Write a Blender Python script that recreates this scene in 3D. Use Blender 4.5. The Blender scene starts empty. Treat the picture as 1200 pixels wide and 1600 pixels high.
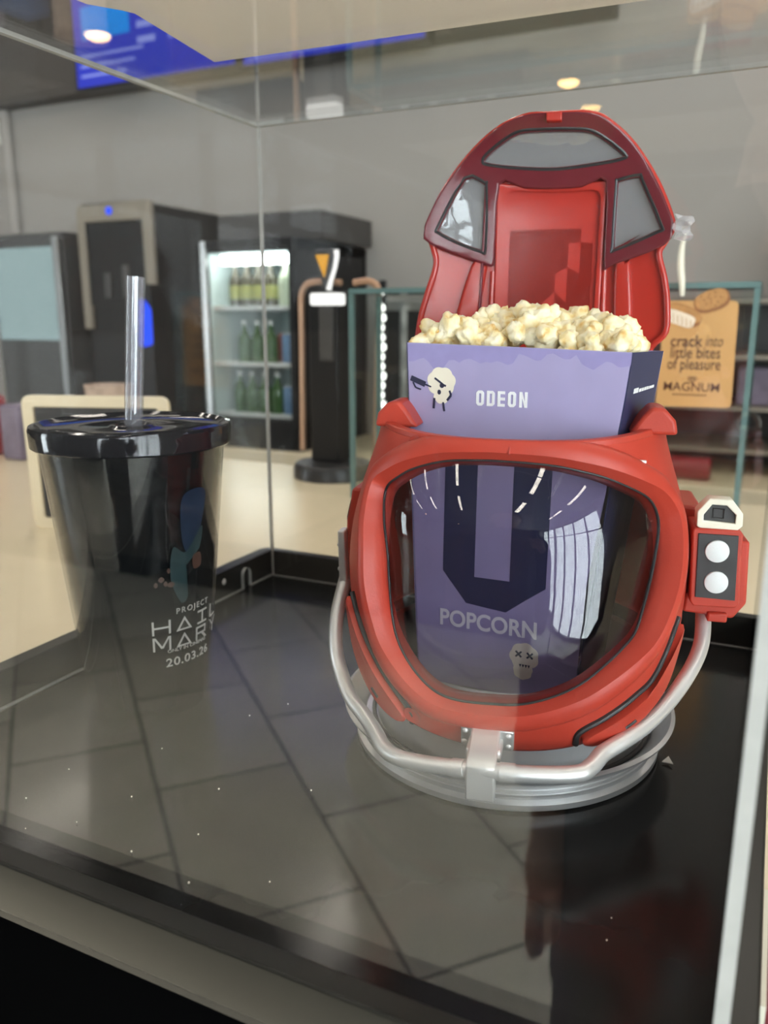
import bpy, bmesh, math, random
from mathutils import Vector, Matrix, Euler, noise
random.seed(11)
R = math.radians
sc = bpy.context.scene
COL = sc.collection

# ------------------------------------------------------------------ camera
cam_d = bpy.data.cameras.new('camera'); cam = bpy.data.objects.new('camera', cam_d); COL.objects.link(cam)
cam_d.sensor_fit = 'VERTICAL'; cam_d.sensor_height = 36.0; cam_d.lens = 36.0*1270/1600
cam_d.clip_start = 0.01; cam_d.clip_end = 60
cam.location = (0, 0, 0.2426)
cam.rotation_euler = (R(90) - math.atan(300/1270), 0, R(25.5))
cam_d.dof.use_dof = True; cam_d.dof.focus_distance = 0.41; cam_d.dof.aperture_fstop = 9.0
sc.camera = cam
# ------------------------------------------------------------------ view, world, daylight
sc.view_settings.view_transform = 'Standard'; sc.view_settings.look = 'None'
sc.view_settings.gamma = 1.0; sc.view_settings.use_curve_mapping = False
sc.view_settings.exposure = 0.25
sc.cycles.use_denoising = True
sc.cycles.transparent_max_bounces = 32; sc.cycles.max_bounces = 8
sc.cycles.sample_clamp_indirect = 6.0
w = bpy.data.worlds.new('overcast_sky'); sc.world = w; w.use_nodes = True
bgn = w.node_tree.nodes['Background']; bgn.inputs['Color'].default_value = (0.86, 0.94, 1.0, 1); bgn.inputs['Strength'].default_value = 12.0
def portal(name, loc, rot, sx, sy):
    d = bpy.data.lights.new(name, 'AREA'); d.shape = 'RECTANGLE'; d.size = sx; d.size_y = sy
    d.cycles.is_portal = True
    o = bpy.data.objects.new(name, d); COL.objects.link(o); o.location = loc; o.rotation_euler = rot
WR = (2.8, -6.6, -0.7, -1.10, 1.95)       # right glazing: x, y0, y1, z0, z1
WF = (-7.2, .25, 2.65, -1.02, 1.95)        # far glazing, added to brighten the hall floor: y, x0, x1, z0, z1
WL_ = (-6.0, -2.6, -1.5, -1.0, 1.3)       # left glazing: x, y0, y1, z0, z1
portal('window_daylight', (WR[0]+.06, (WR[1]+WR[2])/2, (WR[3]+WR[4])/2), (0, R(90), 0), WR[4]-WR[3], WR[2]-WR[1])
portal('window_daylight', (WL_[0]-.06, (WL_[1]+WL_[2])/2, (WL_[3]+WL_[4])/2), (0, R(-90), 0), WL_[4]-WL_[3], WL_[2]-WL_[1])
portal('window_daylight', ((WF[1]+WF[2])/2, WF[0]-.06, (WF[3]+WF[4])/2), (R(90), 0, 0), WF[2]-WF[1], WF[4]-WF[3])  # portal of the added far window
LAMP = 18.0
SPOT = 430.0      # watts of the spot lamps added over the hall floor       # radiance of the ceiling strips
WARM = 30.0       # radiance of the small warm downlights

# ------------------------------------------------------------------ materials
def mat(name, col, rough=.5, metal=0, coat=0, spec=.5, noise=0, nscale=40, bump=0, bscale=200, emit=0, sss=0):
    m = bpy.data.materials.new(name); m.use_nodes = True; nt = m.node_tree; b = nt.nodes['Principled BSDF']
    b.inputs['Roughness'].default_value = rough; b.inputs['Metallic'].default_value = metal
    b.inputs['Coat Weight'].default_value = coat; b.inputs['Coat Roughness'].default_value = .06
    b.inputs['Specular IOR Level'].default_value = spec
    if sss:
        b.inputs['Subsurface Weight'].default_value = sss; b.inputs['Subsurface Radius'].default_value = (.004, .003, .0015)
    tc = nt.nodes.new('ShaderNodeTexCoord')
    n = nt.nodes.new('ShaderNodeTexNoise'); n.inputs['Scale'].default_value = nscale; n.inputs['Detail'].default_value = 4
    nt.links.new(tc.outputs['Object'], n.inputs['Vector'])
    mx = nt.nodes.new('ShaderNodeMix'); mx.data_type = 'RGBA'
    k = noise
    mx.inputs[6].default_value = (*[c*(1-k) for c in col], 1); mx.inputs[7].default_value = (*[min(1, c*(1+k)) for c in col], 1)
    nt.links.new(n.outputs['Fac'], mx.inputs[0]); nt.links.new(mx.outputs[2], b.inputs['Base Color'])
    if emit:
        nt.links.new(mx.outputs[2], b.inputs['Emission Color']); b.inputs['Emission Strength'].default_value = emit
    if bump:
        n2 = nt.nodes.new('ShaderNodeTexNoise'); n2.inputs['Scale'].default_value = bscale
        nt.links.new(tc.outputs['Object'], n2.inputs['Vector'])
        bp = nt.nodes.new('ShaderNodeBump'); bp.inputs['Strength'].default_value = bump; bp.inputs['Distance'].default_value = .001
        nt.links.new(n2.outputs['Fac'], bp.inputs['Height']); nt.links.new(bp.outputs['Normal'], b.inputs['Normal'])
    return m
def clear(name, tint=(1, 1, 1), gloss_rough=0.0, f0=.04, haze=None, hazefac=0.0):
    """thin clear sheet: straight-through transmission plus a Schlick mirror reflection on each face"""
    m = bpy.data.materials.new(name); m.use_nodes = True; nt = m.node_tree; nt.nodes.clear()
    out = nt.nodes.new('ShaderNodeOutputMaterial'); tr = nt.nodes.new('ShaderNodeBsdfTransparent'); gl = nt.nodes.new('ShaderNodeBsdfGlossy')
    tr.inputs['Color'].default_value = (*tint, 1); gl.inputs['Roughness'].default_value = gloss_rough
    ge = nt.nodes.new('ShaderNodeNewGeometry'); vm = nt.nodes.new('ShaderNodeVectorMath'); vm.operation = 'DOT_PRODUCT'
    nt.links.new(ge.outputs['Normal'], vm.inputs[0]); nt.links.new(ge.outputs['Incoming'], vm.inputs[1])
    def ma(op, a, b=None):
        q = nt.nodes.new('ShaderNodeMath'); q.operation = op
        for i, s in enumerate((a, b)):
            if s is None: continue
            if isinstance(s, (int, float)): q.inputs[i].default_value = s
            else: nt.links.new(s, q.inputs[i])
        return q.outputs[0]
    a = ma('ABSOLUTE', vm.outputs['Value']); f = ma('POWER', ma('SUBTRACT', 1.0, a), 5.0)
    f = ma('ADD', ma('MULTIPLY', f, 1-f0), f0)
    base = tr.outputs[0]
    if haze:
        df = nt.nodes.new('ShaderNodeBsdfDiffuse'); df.inputs['Color'].default_value = (*haze, 1)
        m0 = nt.nodes.new('ShaderNodeMixShader'); m0.inputs[0].default_value = hazefac
        nt.links.new(tr.outputs[0], m0.inputs[1]); nt.links.new(df.outputs[0], m0.inputs[2]); base = m0.outputs[0]
    mx = nt.nodes.new('ShaderNodeMixShader'); nt.links.new(f, mx.inputs[0]); nt.links.new(base, mx.inputs[1]); nt.links.new(gl.outputs[0], mx.inputs[2])
    nt.links.new(mx.outputs[0], out.inputs['Surface'])
    return m
def glow(name, col, s):
    m = bpy.data.materials.new(name); m.use_nodes = True; nt = m.node_tree; nt.nodes.clear()
    out = nt.nodes.new('ShaderNodeOutputMaterial'); e = nt.nodes.new('ShaderNodeEmission')
    e.inputs['Color'].default_value = (*col, 1); e.inputs['Strength'].default_value = s
    nt.links.new(e.outputs[0], out.inputs['Surface']); return m

M = {}
M['red'] = mat('red_plastic', (.45, .045, .025), .42, spec=.38, noise=.06, nscale=30, bump=.08, bscale=900)
M['red_lid'] = mat('glossy_red_plastic', (.42, .026, .016), .22, noise=.05, nscale=20)
M['maroon'] = mat('maroon_plastic', (.13, .018, .025), .16, noise=.08)
M['dark_red'] = mat('dimple_red_plastic', (.40, .04, .024), .4)
M['silver'] = mat('satin_silver_paint', (.62, .62, .62), .34, metal=.75, noise=.05, nscale=200, bump=.08, bscale=1500)
M['silver_hi'] = mat('satin_silver_tube', (.78, .77, .75), .40, metal=.65, noise=.03, nscale=300)
M['black'] = mat('black_plastic', (.022, .022, .023), .35, noise=.1)
M['panel_black'] = mat('charcoal_panel', (.035, .034, .034), .55, noise=.1)
M['reflector'] = mat('pale_grey_disc', (.74, .77, .76), .35, noise=.04, nscale=900, bump=.3, bscale=2500)
M['cream'] = mat('cream_plastic', (.80, .76, .62), .4, noise=.03)
M['rubber_and_shade'] = mat('black_rubber_and_shade', (.02, .018, .018), .5)
M['visor'] = clear('smoke_visor', (.62, .60, .65), 0.005, .065)
M['win'] = clear('smoke_window_pane', (.74, .75, .77), 0.03, .06, (.40, .41, .43), .25)
M['acrylic'] = clear('clear_acrylic', (.985, .985, .985), 0.0, .05)
M['acrylic_edge'] = mat('acrylic_cut_edge', (.42, .42, .40), .25, noise=.15, nscale=120)
M['glass'] = clear('clear_glass', (.97, .985, .975), 0.0, .04)
M['glass_edge'] = mat('green_glass_edge', (.13, .215, .21), .12, noise=.25, nscale=25)
M['lav'] = mat('lavender_card', (.355, .315, .515), .55, noise=.10, nscale=60)
M['lav_dark'] = mat('lavender_blotch', (.29, .255, .49), .55, noise=.12, nscale=200)
M['navy'] = mat('navy_card', (.028, .033, .09), .4, noise=.1, nscale=60)
M['ink_navy'] = mat('navy_ink', (.022, .025, .06), .5)
M['ink_cream'] = mat('cream_ink', (.80, .74, .60), .55, noise=.05, nscale=150)
M['ink_white'] = mat('white_ink', (.82, .82, .82), .55)
M['ink_grey'] = mat('silver_ink', (.46, .44, .41), .4, metal=.2)
M['card'] = mat('white_board', (.66, .63, .57), .6, noise=.03)
def paper_board():
    m = bpy.data.materials.new('white_board'); m.use_nodes = True; nt = m.node_tree; b = nt.nodes['Principled BSDF']; out = nt.nodes['Material Output']
    b.inputs['Base Color'].default_value = (.72, .69, .63, 1); b.inputs['Roughness'].default_value = .6
    t = nt.nodes.new('ShaderNodeBsdfTranslucent'); t.inputs['Color'].default_value = (.92, .88, .80, 1)
    n = nt.nodes.new('ShaderNodeTexNoise'); n.inputs['Scale'].default_value = 30
    mx = nt.nodes.new('ShaderNodeMixShader'); mx.inputs[0].default_value = .75
    nt.links.new(b.outputs[0], mx.inputs[1]); nt.links.new(t.outputs[0], mx.inputs[2]); nt.links.new(mx.outputs[0], out.inputs['Surface']); return m
M['board'] = paper_board()
M['base'] = mat('gloss_black_acrylic', (.012, .012, .012), .16, spec=.24, noise=.2, nscale=20)
M['lip'] = mat('satin_black_acrylic', (.016, .015, .0125), .30, spec=.2, noise=.15, nscale=40)
M['counter'] = mat('white_quartz', (.86, .745, .53), .22, noise=.03, nscale=30)
M['fascia'] = mat('black_fascia', (.002, .002, .0022), .9, spec=0)
M['wall'] = mat('grey_wall_paint', (.355, .330, .305), .75, noise=.02, nscale=3)
M['darkwall'] = mat('dark_bulkhead_paint', (.055, .048, .042), .7, noise=.06, nscale=3)
M['ceil'] = mat('dark_ceiling_paint', (.10, .10, .10), .8)
M['machine'] = mat('black_appliance', (.008, .008, .0085), .4, spec=.25, noise=.15, nscale=8)
M['machine_grey'] = mat('grey_appliance', (.055, .052, .05), .4, noise=.1, nscale=8)
M['steel'] = mat('brushed_steel', (.45, .45, .44), .3, metal=.9, noise=.1, nscale=12)
M['champagne'] = mat('champagne_trim', (.30, .26, .205), .45, metal=.2)
M['copper'] = mat('copper_tube', (.50, .30, .19), .32, metal=.45, noise=.06)
M['cabwood'] = mat('dark_cabinet', (.06, .048, .04), .5, noise=.1, nscale=8)
M['screen_blue'] = glow('blue_screen', (.035, .055, .62), .95)
M['screen_blue_lo'] = glow('deep_blue_screen', (.03, .04, .40), .85)
M['screen_cyan'] = glow('cyan_screen', (.01, .30, .95), 1.0)
M['screen_text'] = glow('pale_blue_screen_text', (.30, .36, .90), 1.0)
M['lamp'] = glow('strip_lamp', (1.0, .93, .82), LAMP)
M['warm'] = glow('warm_lamp', (1.0, .58, .18), WARM)
M['fridge_lamp'] = glow('cool_tube_lamp', (.93, 1.0, .98), 14.0)
M['fridge_in'] = mat('white_fridge_liner', (.80, .90, .90), .4, noise=.05)
M['led'] = glow('white_led', (1, 1, .95), 4.0)
M['blue_glow'] = glow('blue_glow', (.02, .08, 1.0), 1.4)
M['amber'] = glow('amber_badge', (1.0, .50, .03), .8)
M['white_lit'] = glow('white_lit_plastic', (1, 1, .95), 1.3)
M['skin'] = mat('skin', (.55, .35, .26), .5, sss=.1)
M['jacket'] = mat('black_jacket_cloth', (.012, .012, .014), .8, noise=.2, nscale=90, bump=.2, bscale=600)
M['shirt'] = mat('dark_red_cloth', (.07, .010, .014), .85, noise=.2, nscale=90)
M['trouser'] = mat('charcoal_cloth', (.014, .014, .017), .85, noise=.2, nscale=90)
M['hair'] = mat('dark_hair', (.03, .02, .015), .5)
M['sign'] = mat('tan_card', (.58, .32, .115), .55, noise=.04, nscale=20)
M['ink_brown'] = mat('brown_ink', (.10, .045, .022), .5)
M['choc'] = mat('caramel_coating_print', (.46, .23, .075), .5, noise=.3, nscale=160)
M['choc_dark'] = mat('caramel_shadow_print', (.28, .12, .04), .5, noise=.2, nscale=160)
M['icecream'] = mat('vanilla_print', (.82, .70, .55), .5, noise=.12, nscale=260)
M['bottle_g'] = mat('green_bottle_glass', (.05, .12, .035), .12, noise=.2)
M['bottle_a'] = mat('brown_bottle_glass', (.07, .06, .035), .12, noise=.2)
M['bottle_c'] = mat('pale_bottle', (.62, .68, .52), .3, noise=.2)
M['label_y'] = mat('yellow_green_label', (.36, .36, .10), .5, noise=.3, nscale=60)
M['label_w'] = mat('white_foil', (.75, .75, .75), .3)
M['can_b'] = mat('blue_can', (.16, .28, .48), .3, noise=.25, nscale=40)
M['can_r'] = mat('red_can', (.50, .12, .08), .3, noise=.2)
M['maroon_board'] = mat('maroon_board', (.16, .006, .022), .6, noise=.05)
M['tubc'] = mat('tub_red', (.30, .02, .03), .4)
M['corn_tip'] = mat('x', (.5, .4, .2), .5)
M['cup_out'] = clear('clear_tumbler_wall', (.93, .93, .93), 0.01, .04)
M['cup_in'] = mat('black_tumbler_liner', (.008, .009, .010), .18, spec=.22, noise=.2, nscale=15)
M['lid_black'] = mat('black_tumbler_lid', (.010, .010, .012), .08, noise=.1)
M['straw'] = clear('clear_straw', (.90, .90, .92), .03, .08, (.75, .76, .80), .09)
M['art_teal'] = mat('teal_print', (.014, .032, .034), .35, noise=.5, nscale=120)
M['art_blue'] = mat('blue_print', (.004, .016, .036), .35, noise=.5, nscale=90)
M['art_warm'] = mat('warm_print', (.06, .03, .022), .35, noise=.5, nscale=200)
M['paper'] = mat('pale_paper', (.75, .70, .62), .6)
M['grey_lilac'] = mat('mixed_packets', (.20, .16, .22), .5, noise=.5, nscale=30)
M['blue_pack'] = mat('blue_packet', (.05, .12, .30), .5, noise=.3, nscale=30)
M['cupstack'] = mat('printed_paper_cup', (.55, .42, .34), .6, noise=.5, nscale=70)
M['mull'] = mat('window_frame_metal', (.05, .05, .052), .4)
M['tape'] = clear('crinkled_tape', (.95, .95, .95), .08, .12, (.85, .83, .85), .25)

def tile_floor_mat():
    m = bpy.data.materials.new('grey_floor_tiles'); m.use_nodes = True; nt = m.node_tree; b = nt.nodes['Principled BSDF']
    b.inputs['Roughness'].default_value = .45
    tc = nt.nodes.new('ShaderNodeTexCoord'); mp = nt.nodes.new('ShaderNodeMapping'); mp.inputs['Location'].default_value = (1.98, -.1054, 0)
    nt.links.new(tc.outputs['Object'], mp.inputs['Vector'])
    br = nt.nodes.new('ShaderNodeTexBrick'); br.offset = .5; br.inputs['Scale'].default_value = 1
    br.inputs['Brick Width'].default_value = .63; br.inputs['Row Height'].default_value = .412
    br.inputs['Mortar Size'].default_value = .006; br.inputs['Mortar Smooth'].default_value = .3
    br.inputs['Color1'].default_value = (.43, .41, .345, 1); br.inputs['Color2'].default_value = (.64, .62, .53, 1); br.inputs['Mortar'].default_value = (.09, .085, .08, 1)
    nt.links.new(mp.outputs['Vector'], br.inputs['Vector'])
    n = nt.nodes.new('ShaderNodeTexNoise'); n.inputs['Scale'].default_value = 6; n.inputs['Detail'].default_value = 6
    nt.links.new(tc.outputs['Object'], n.inputs['Vector'])
    mx = nt.nodes.new('ShaderNodeMix'); mx.data_type = 'RGBA'; mx.blend_type = 'MULTIPLY'; mx.inputs[0].default_value = .35
    nt.links.new(br.outputs['Color'], mx.inputs[6]); nt.links.new(n.outputs['Fac'], mx.inputs[7])
    nt.links.new(mx.outputs[2], b.inputs['Base Color']); return m
M['floor'] = tile_floor_mat()
def corn_mat():
    m = bpy.data.materials.new('popped_corn'); m.use_nodes = True; nt = m.node_tree; b = nt.nodes['Principled BSDF']
    b.inputs['Roughness'].default_value = .6; b.inputs['Subsurface Weight'].default_value = .15; b.inputs['Subsurface Radius'].default_value = (.004, .003, .0015)
    tc = nt.nodes.new('ShaderNodeTexCoord'); n = nt.nodes.new('ShaderNodeTexNoise'); n.inputs['Scale'].default_value = 110; n.inputs['Detail'].default_value = 3
    nt.links.new(tc.outputs['Object'], n.inputs['Vector'])
    cr = nt.nodes.new('ShaderNodeValToRGB'); nt.links.new(n.outputs['Fac'], cr.inputs['Fac'])
    e = cr.color_ramp.elements
    e[0].position = .30; e[0].color = (.66, .36, .07, 1); e[1].position = .60; e[1].color = (.90, .82, .60, 1)
    e2 = e.new(.42); e2.color = (.84, .68, .36, 1)
    nt.links.new(cr.outputs['Color'], b.inputs['Base Color'])
    n2 = nt.nodes.new('ShaderNodeTexNoise'); n2.inputs['Scale'].default_value = 420
    nt.links.new(tc.outputs['Object'], n2.inputs['Vector'])
    bp = nt.nodes.new('ShaderNodeBump'); bp.inputs['Strength'].default_value = .5; bp.inputs['Distance'].default_value = .001
    nt.links.new(n2.outputs['Fac'], bp.inputs['Height']); nt.links.new(bp.outputs['Normal'], b.inputs['Normal'])
    return m
M['corn'] = corn_mat()
def fire_mat():
    m = bpy.data.materials.new('fiery_screen'); m.use_nodes = True; nt = m.node_tree; nt.nodes.clear()
    out = nt.nodes.new('ShaderNodeOutputMaterial'); e = nt.nodes.new('ShaderNodeEmission'); tc = nt.nodes.new('ShaderNodeTexCoord')
    n = nt.nodes.new('ShaderNodeTexNoise'); n.inputs['Scale'].default_value = 5; n.inputs['Detail'].default_value = 5
    nt.links.new(tc.outputs['Object'], n.inputs['Vector'])
    cr = nt.nodes.new('ShaderNodeValToRGB'); el = cr.color_ramp.elements
    el[0].position = .40; el[0].color = (.02, .008, .006, 1); el[1].position = .75; el[1].color = (1, .42, .10, 1)
    x = el.new(.52); x.color = (.42, .03, .01, 1); nt.links.new(n.outputs['Fac'], cr.inputs['Fac'])
    nt.links.new(cr.outputs['Color'], e.inputs['Color']); e.inputs['Strength'].default_value = 1.0
    nt.links.new(e.outputs[0], out.inputs['Surface']); return m
M['fire'] = fire_mat()

# ------------------------------------------------------------------ mesh helpers
class MB:
    """collects shapes; build() links them as ONE mesh object with one or more materials"""
    def __init__(s): s.v = []; s.f = []; s.mi = []; s.sm = []
    def add(s, vs, fs, mi=0, smooth=False):
        o = len(s.v); s.v += [tuple(v) for v in vs]
        for f in fs: s.f.append([i+o for i in f]); s.mi.append(mi); s.sm.append(smooth)
        return s
    def box(s, x0, x1, y0, y1, z0, z1, mi=0):
        vs = [(x, y, z) for z in (z0, z1) for y in (y0, y1) for x in (x0, x1)]
        return s.add(vs, [(0, 2, 3, 1), (4, 5, 7, 6), (0, 1, 5, 4), (2, 6, 7, 3), (0, 4, 6, 2), (1, 3, 7, 5)], mi)
    def tube(s, pts, r, n=14, mi=0, closed=False, cap=True):
        pts = [Vector(p) for p in pts]; N = len(pts); rr = r if isinstance(r, (list, tuple)) else [r]*N
        prev = None; rings = []
        for i, p in enumerate(pts):
            a = pts[(i-1) % N] if (closed or i > 0) else p; b = pts[(i+1) % N] if (closed or i < N-1) else p
            t = (b-a).normalized()
            if prev is None:
                u = t.orthogonal().normalized()
            else:
                u = (prev - t*prev.dot(t)).normalized()
            prev = u; v = t.cross(u)
            rings.append([p + rr[i]*(math.cos(2*math.pi*k/n)*u + math.sin(2*math.pi*k/n)*v) for k in range(n)])
        vs = [q for rg in rings for q in rg]; fs = []
        for i in range(N if closed else N-1):
            j = (i+1) % N
            for k in range(n): fs.append((i*n+k, i*n+(k+1) % n, j*n+(k+1) % n, j*n+k))
        s.add(vs, fs, mi, True)
        if cap and not closed:
            s.add(rings[0], [tuple(reversed(range(n)))], mi); s.add(rings[-1], [tuple(range(n))], mi)
        return s
    def lathe(s, prof, cx=0, cy=0, n=64, mi=0, sx=1, sy=1):
        vs = []; fs = []; m = len(prof)
        for r, z in prof:
            for k in range(n):
                a = 2*math.pi*k/n; vs.append((cx+r*sx*math.cos(a), cy+r*sy*math.sin(a), z))
        for i in range(m-1):
            for k in range(n): fs.append((i*n+k, i*n+(k+1) % n, (i+1)*n+(k+1) % n, (i+1)*n+k))
        s.add(vs, fs, mi, True)
        if prof[0][0] > 1e-6: s.add(vs[:n], [tuple(reversed(range(n)))], mi)
        if prof[-1][0] > 1e-6: s.add(vs[-n:], [tuple(range(n))], mi)
        return s
    def sphere(s, c, r, mi=0, n=12, sc3=(1, 1, 1)):
        prof = [(math.sin(math.pi*i/n), -math.cos(math.pi*i/n)) for i in range(n+1)]
        vs = []; fs = []; k2 = 2*n
        for pr, pz in prof:
            for k in range(k2):
                a = 2*math.pi*k/k2; vs.append((c[0]+r*sc3[0]*pr*math.cos(a), c[1]+r*sc3[1]*pr*math.sin(a), c[2]+r*sc3[2]*pz))
        for i in range(n):
            for k in range(k2): fs.append((i*k2+k, i*k2+(k+1) % k2, (i+1)*k2+(k+1) % k2, (i+1)*k2+k))
        return s.add(vs, fs, mi, True)
    def poly(s, pts, mp, d0, d1, mi=0):
        """prism of a 2D outline; mp(a,b,d) -> xyz"""
        n = len(pts); vs = [mp(a, b, d0) for a, b in pts] + [mp(a, b, d1) for a, b in pts]
        fs = [tuple(range(n)), tuple(range(2*n-1, n-1, -1))] + [(i, i+n, (i+1) % n+n, (i+1) % n) for i in range(n)]
        return s.add(vs, fs, mi)
    def build(s, name, mats, parent=None, bevel=0, seg=2, sharp=40):
        me = bpy.data.meshes.new(name); me.from_pydata(s.v, [], s.f)
        bm = bmesh.new(); bm.from_mesh(me)
        for f, mi, sm in zip(bm.faces, s.mi, s.sm): f.material_index = mi; f.smooth = sm
        bmesh.ops.remove_doubles(bm, verts=bm.verts, dist=1e-7)
        bmesh.ops.recalc_face_normals(bm, faces=bm.faces)
        bm.to_mesh(me); bm.free()
        if any(s.sm): me.set_sharp_from_angle(angle=R(sharp))
        return link(name, me, mats, parent, bevel, seg)
def link(name, me, mats, parent=None, bevel=0, seg=2):
    if not isinstance(mats, (list, tuple)): mats = [mats]
    for m in mats: me.materials.append(M[m] if isinstance(m, str) else m)
    o = bpy.data.objects.new(name, me); COL.objects.link(o)
    if parent: o.parent = parent
    if bevel:
        md = o.modifiers.new('bevel', 'BEVEL'); md.width = bevel; md.segments = seg; md.limit_method = 'ANGLE'; md.angle_limit = R(35)
        md.harden_normals = False
        for p in me.polygons: p.use_smooth = True
        me.set_sharp_from_angle(angle=R(50))
    return o
def tag(o, label, cat, group=None, kind=None):
    o['label'] = label; o['category'] = cat
    if group: o['group'] = group
    if kind: o['kind'] = kind
    return o
def struct(o):
    o['kind'] = 'structure'; return o
def thing(name, loc, label, cat, rz=0, group=None):
    o = bpy.data.objects.new(name, None); COL.objects.link(o); o.empty_display_size = .05
    o.location = loc; o.rotation_euler = (0, 0, rz); return tag(o, label, cat, group)
def copy_tree(o, parent=None):
    c = o.copy(); COL.objects.link(c)
    if parent: c.parent = parent
    for ch in list(o.children): copy_tree(ch, c)
    return c
XZ = lambda a, b, d: (a, d, b)
YZ = lambda a, b, d: (d, a, b)
XY = lambda a, b, d: (a, b, d)
def smooth_loop(pts, n, closed=True):
    out = []; N = len(pts)
    for i in range(N if closed else N-1):
        g = lambda k: Vector(pts[k % N]) if closed else Vector(pts[max(0, min(N-1, k))])
        p0, p1, p2, p3 = g(i-1), g(i), g(i+1), g(i+2)
        for k in range(n):
            t = k/n
            out.append(.5*((2*p1) + (-p0+p2)*t + (2*p0-5*p1+4*p2-p3)*t*t + (-p0+3*p1-3*p2+p3)*t**3))
    if not closed: out.append(Vector(pts[-1]))
    return out
def plate_mesh(outer, holes, thick, bevel=0, mp=XZ, d=0, nb=2):
    """flat plate with holes from 2D outlines, rounded edges; d = depth of its middle"""
    cu = bpy.data.curves.new('c', 'CURVE'); cu.dimensions = '2D'; cu.fill_mode = 'BOTH'
    cu.extrude = max(1e-5, thick/2-bevel); cu.bevel_depth = bevel; cu.bevel_resolution = nb
    for pl in [outer]+list(holes):
        sp = cu.splines.new('POLY'); sp.points.add(len(pl)-1); sp.use_cyclic_u = True
        for p, q in zip(sp.points, pl): p.co = (q[0], q[1], 0, 1)
    ob = bpy.data.objects.new('c', cu); COL.objects.link(ob)
    me = bpy.data.meshes.new_from_object(ob.evaluated_get(bpy.context.evaluated_depsgraph_get()))
    bpy.data.objects.remove(ob); bpy.data.curves.remove(cu)
    for v in me.vertices: v.co = mp(v.co.x, v.co.y, d+v.co.z)
    bm = bmesh.new(); bm.from_mesh(me); bmesh.ops.remove_doubles(bm, verts=bm.verts, dist=1e-6); bmesh.ops.recalc_face_normals(bm, faces=bm.faces)
    bm.to_mesh(me); bm.free(); me.materials.clear()
    return me
def text_mesh(txt, size, mp, bold=0, shear=0, align='LEFT', thick=.0001, spacing=1, width=None):
    cu = bpy.data.curves.new('t', 'FONT'); cu.body = txt; cu.size = size; cu.offset = bold; cu.shear = shear
    cu.align_x = align; cu.extrude = thick; cu.space_character = spacing; cu.resolution_u = 4
    ob = bpy.data.objects.new('t', cu); COL.objects.link(ob)
    me = bpy.data.meshes.new_from_object(ob.evaluated_get(bpy.context.evaluated_depsgraph_get()))
    bpy.data.objects.remove(ob); bpy.data.curves.remove(cu); me.materials.clear()
    xs = [v.co.x for v in me.vertices]; k = 1
    if width: k = width/(max(xs)-min(xs))
    x0 = min(xs) if align == 'LEFT' else 0
    for v in me.vertices: v.co = mp((v.co.x-x0)*k, v.co.y, v.co.z)
    return me
def merge(meshes):
    """join meshes of one part"""
    b = MB()
    for me in meshes:
        b.add([v.co for v in me.vertices], [list(p.vertices) for p in me.polygons]); bpy.data.meshes.remove(me)
    return b

# ================================================================== the room
FZ, CZ = -1.12, 2.2
X0, X1, Y0, Y1 = -6.0, 2.8, -7.2, 3.2
fl = MB(); fl.poly([(-14, -14), (14, -14), (14, 14), (-14, 14)], XY, -.1, 0).build('floor', 'floor')
fl = bpy.data.objects['floor']; fl.location = (0, 0, FZ); fl.rotation_euler = (0, 0, R(42.05)); struct(fl)
# cut the floor to the room by real size
bm = bmesh.new(); bm.from_mesh(fl.data); bmesh.ops.delete(bm, geom=bm.verts, context='VERTS')
rot = Matrix.Rotation(R(-42.05), 3, 'Z'); cs = [rot @ Vector(p) for p in ((X0-.2, Y0-.2, 0), (X1+.2, Y0-.2, 0), (X1+.2, Y1+.2, 0), (X0-.2, Y1+.2, 0))]
tv = [bm.verts.new(c) for c in cs]; bv = [bm.verts.new(c-Vector((0, 0, .1))) for c in cs]
bm.faces.new(tv); bm.faces.new(bv[::-1])
for i in range(4): bm.faces.new((tv[i], bv[i], bv[(i+1) % 4], tv[(i+1) % 4]))
bmesh.ops.recalc_face_normals(bm, faces=bm.faces); bm.to_mesh(fl.data); bm.free()
struct(MB().box(X0-.2, X1+.2, Y0-.2, Y1+.2, CZ, CZ+.1).build('ceiling', 'ceil'))
struct(MB().box(X0-.2, X1+.2, Y1, Y1+.15, FZ, CZ).build('wall_back', 'wall'))
b = MB(); b.box(X0-.15, X0, Y0, WL_[1], FZ, CZ); b.box(X0-.15, X0, WL_[2], Y1, FZ, CZ)
b.box(X0-.15, X0, WL_[1], WL_[2], FZ, WL_[3]); b.box(X0-.15, X0, WL_[1], WL_[2], WL_[4], CZ); struct(b.build('wall_left', 'darkwall'))
b = MB(); b.box(X1, X1+.15, Y0, WR[1], FZ, CZ); b.box(X1, X1+.15, WR[2], Y1, FZ, CZ)
b.box(X1, X1+.15, WR[1], WR[2], FZ, WR[3]); b.box(X1, X1+.15, WR[1], WR[2], WR[4], CZ); struct(b.build('wall_right', 'wall'))
b = MB(); b.box(X0, WF[1], Y0-.15, Y0, FZ, CZ); b.box(WF[2], X1, Y0-.15, Y0, FZ, CZ)
b.box(WF[1], WF[2], Y0-.15, Y0, FZ, WF[3]); b.box(WF[1], WF[2], Y0-.15, Y0, WF[4], CZ); struct(b.build('wall_front', 'darkwall'))
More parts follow.
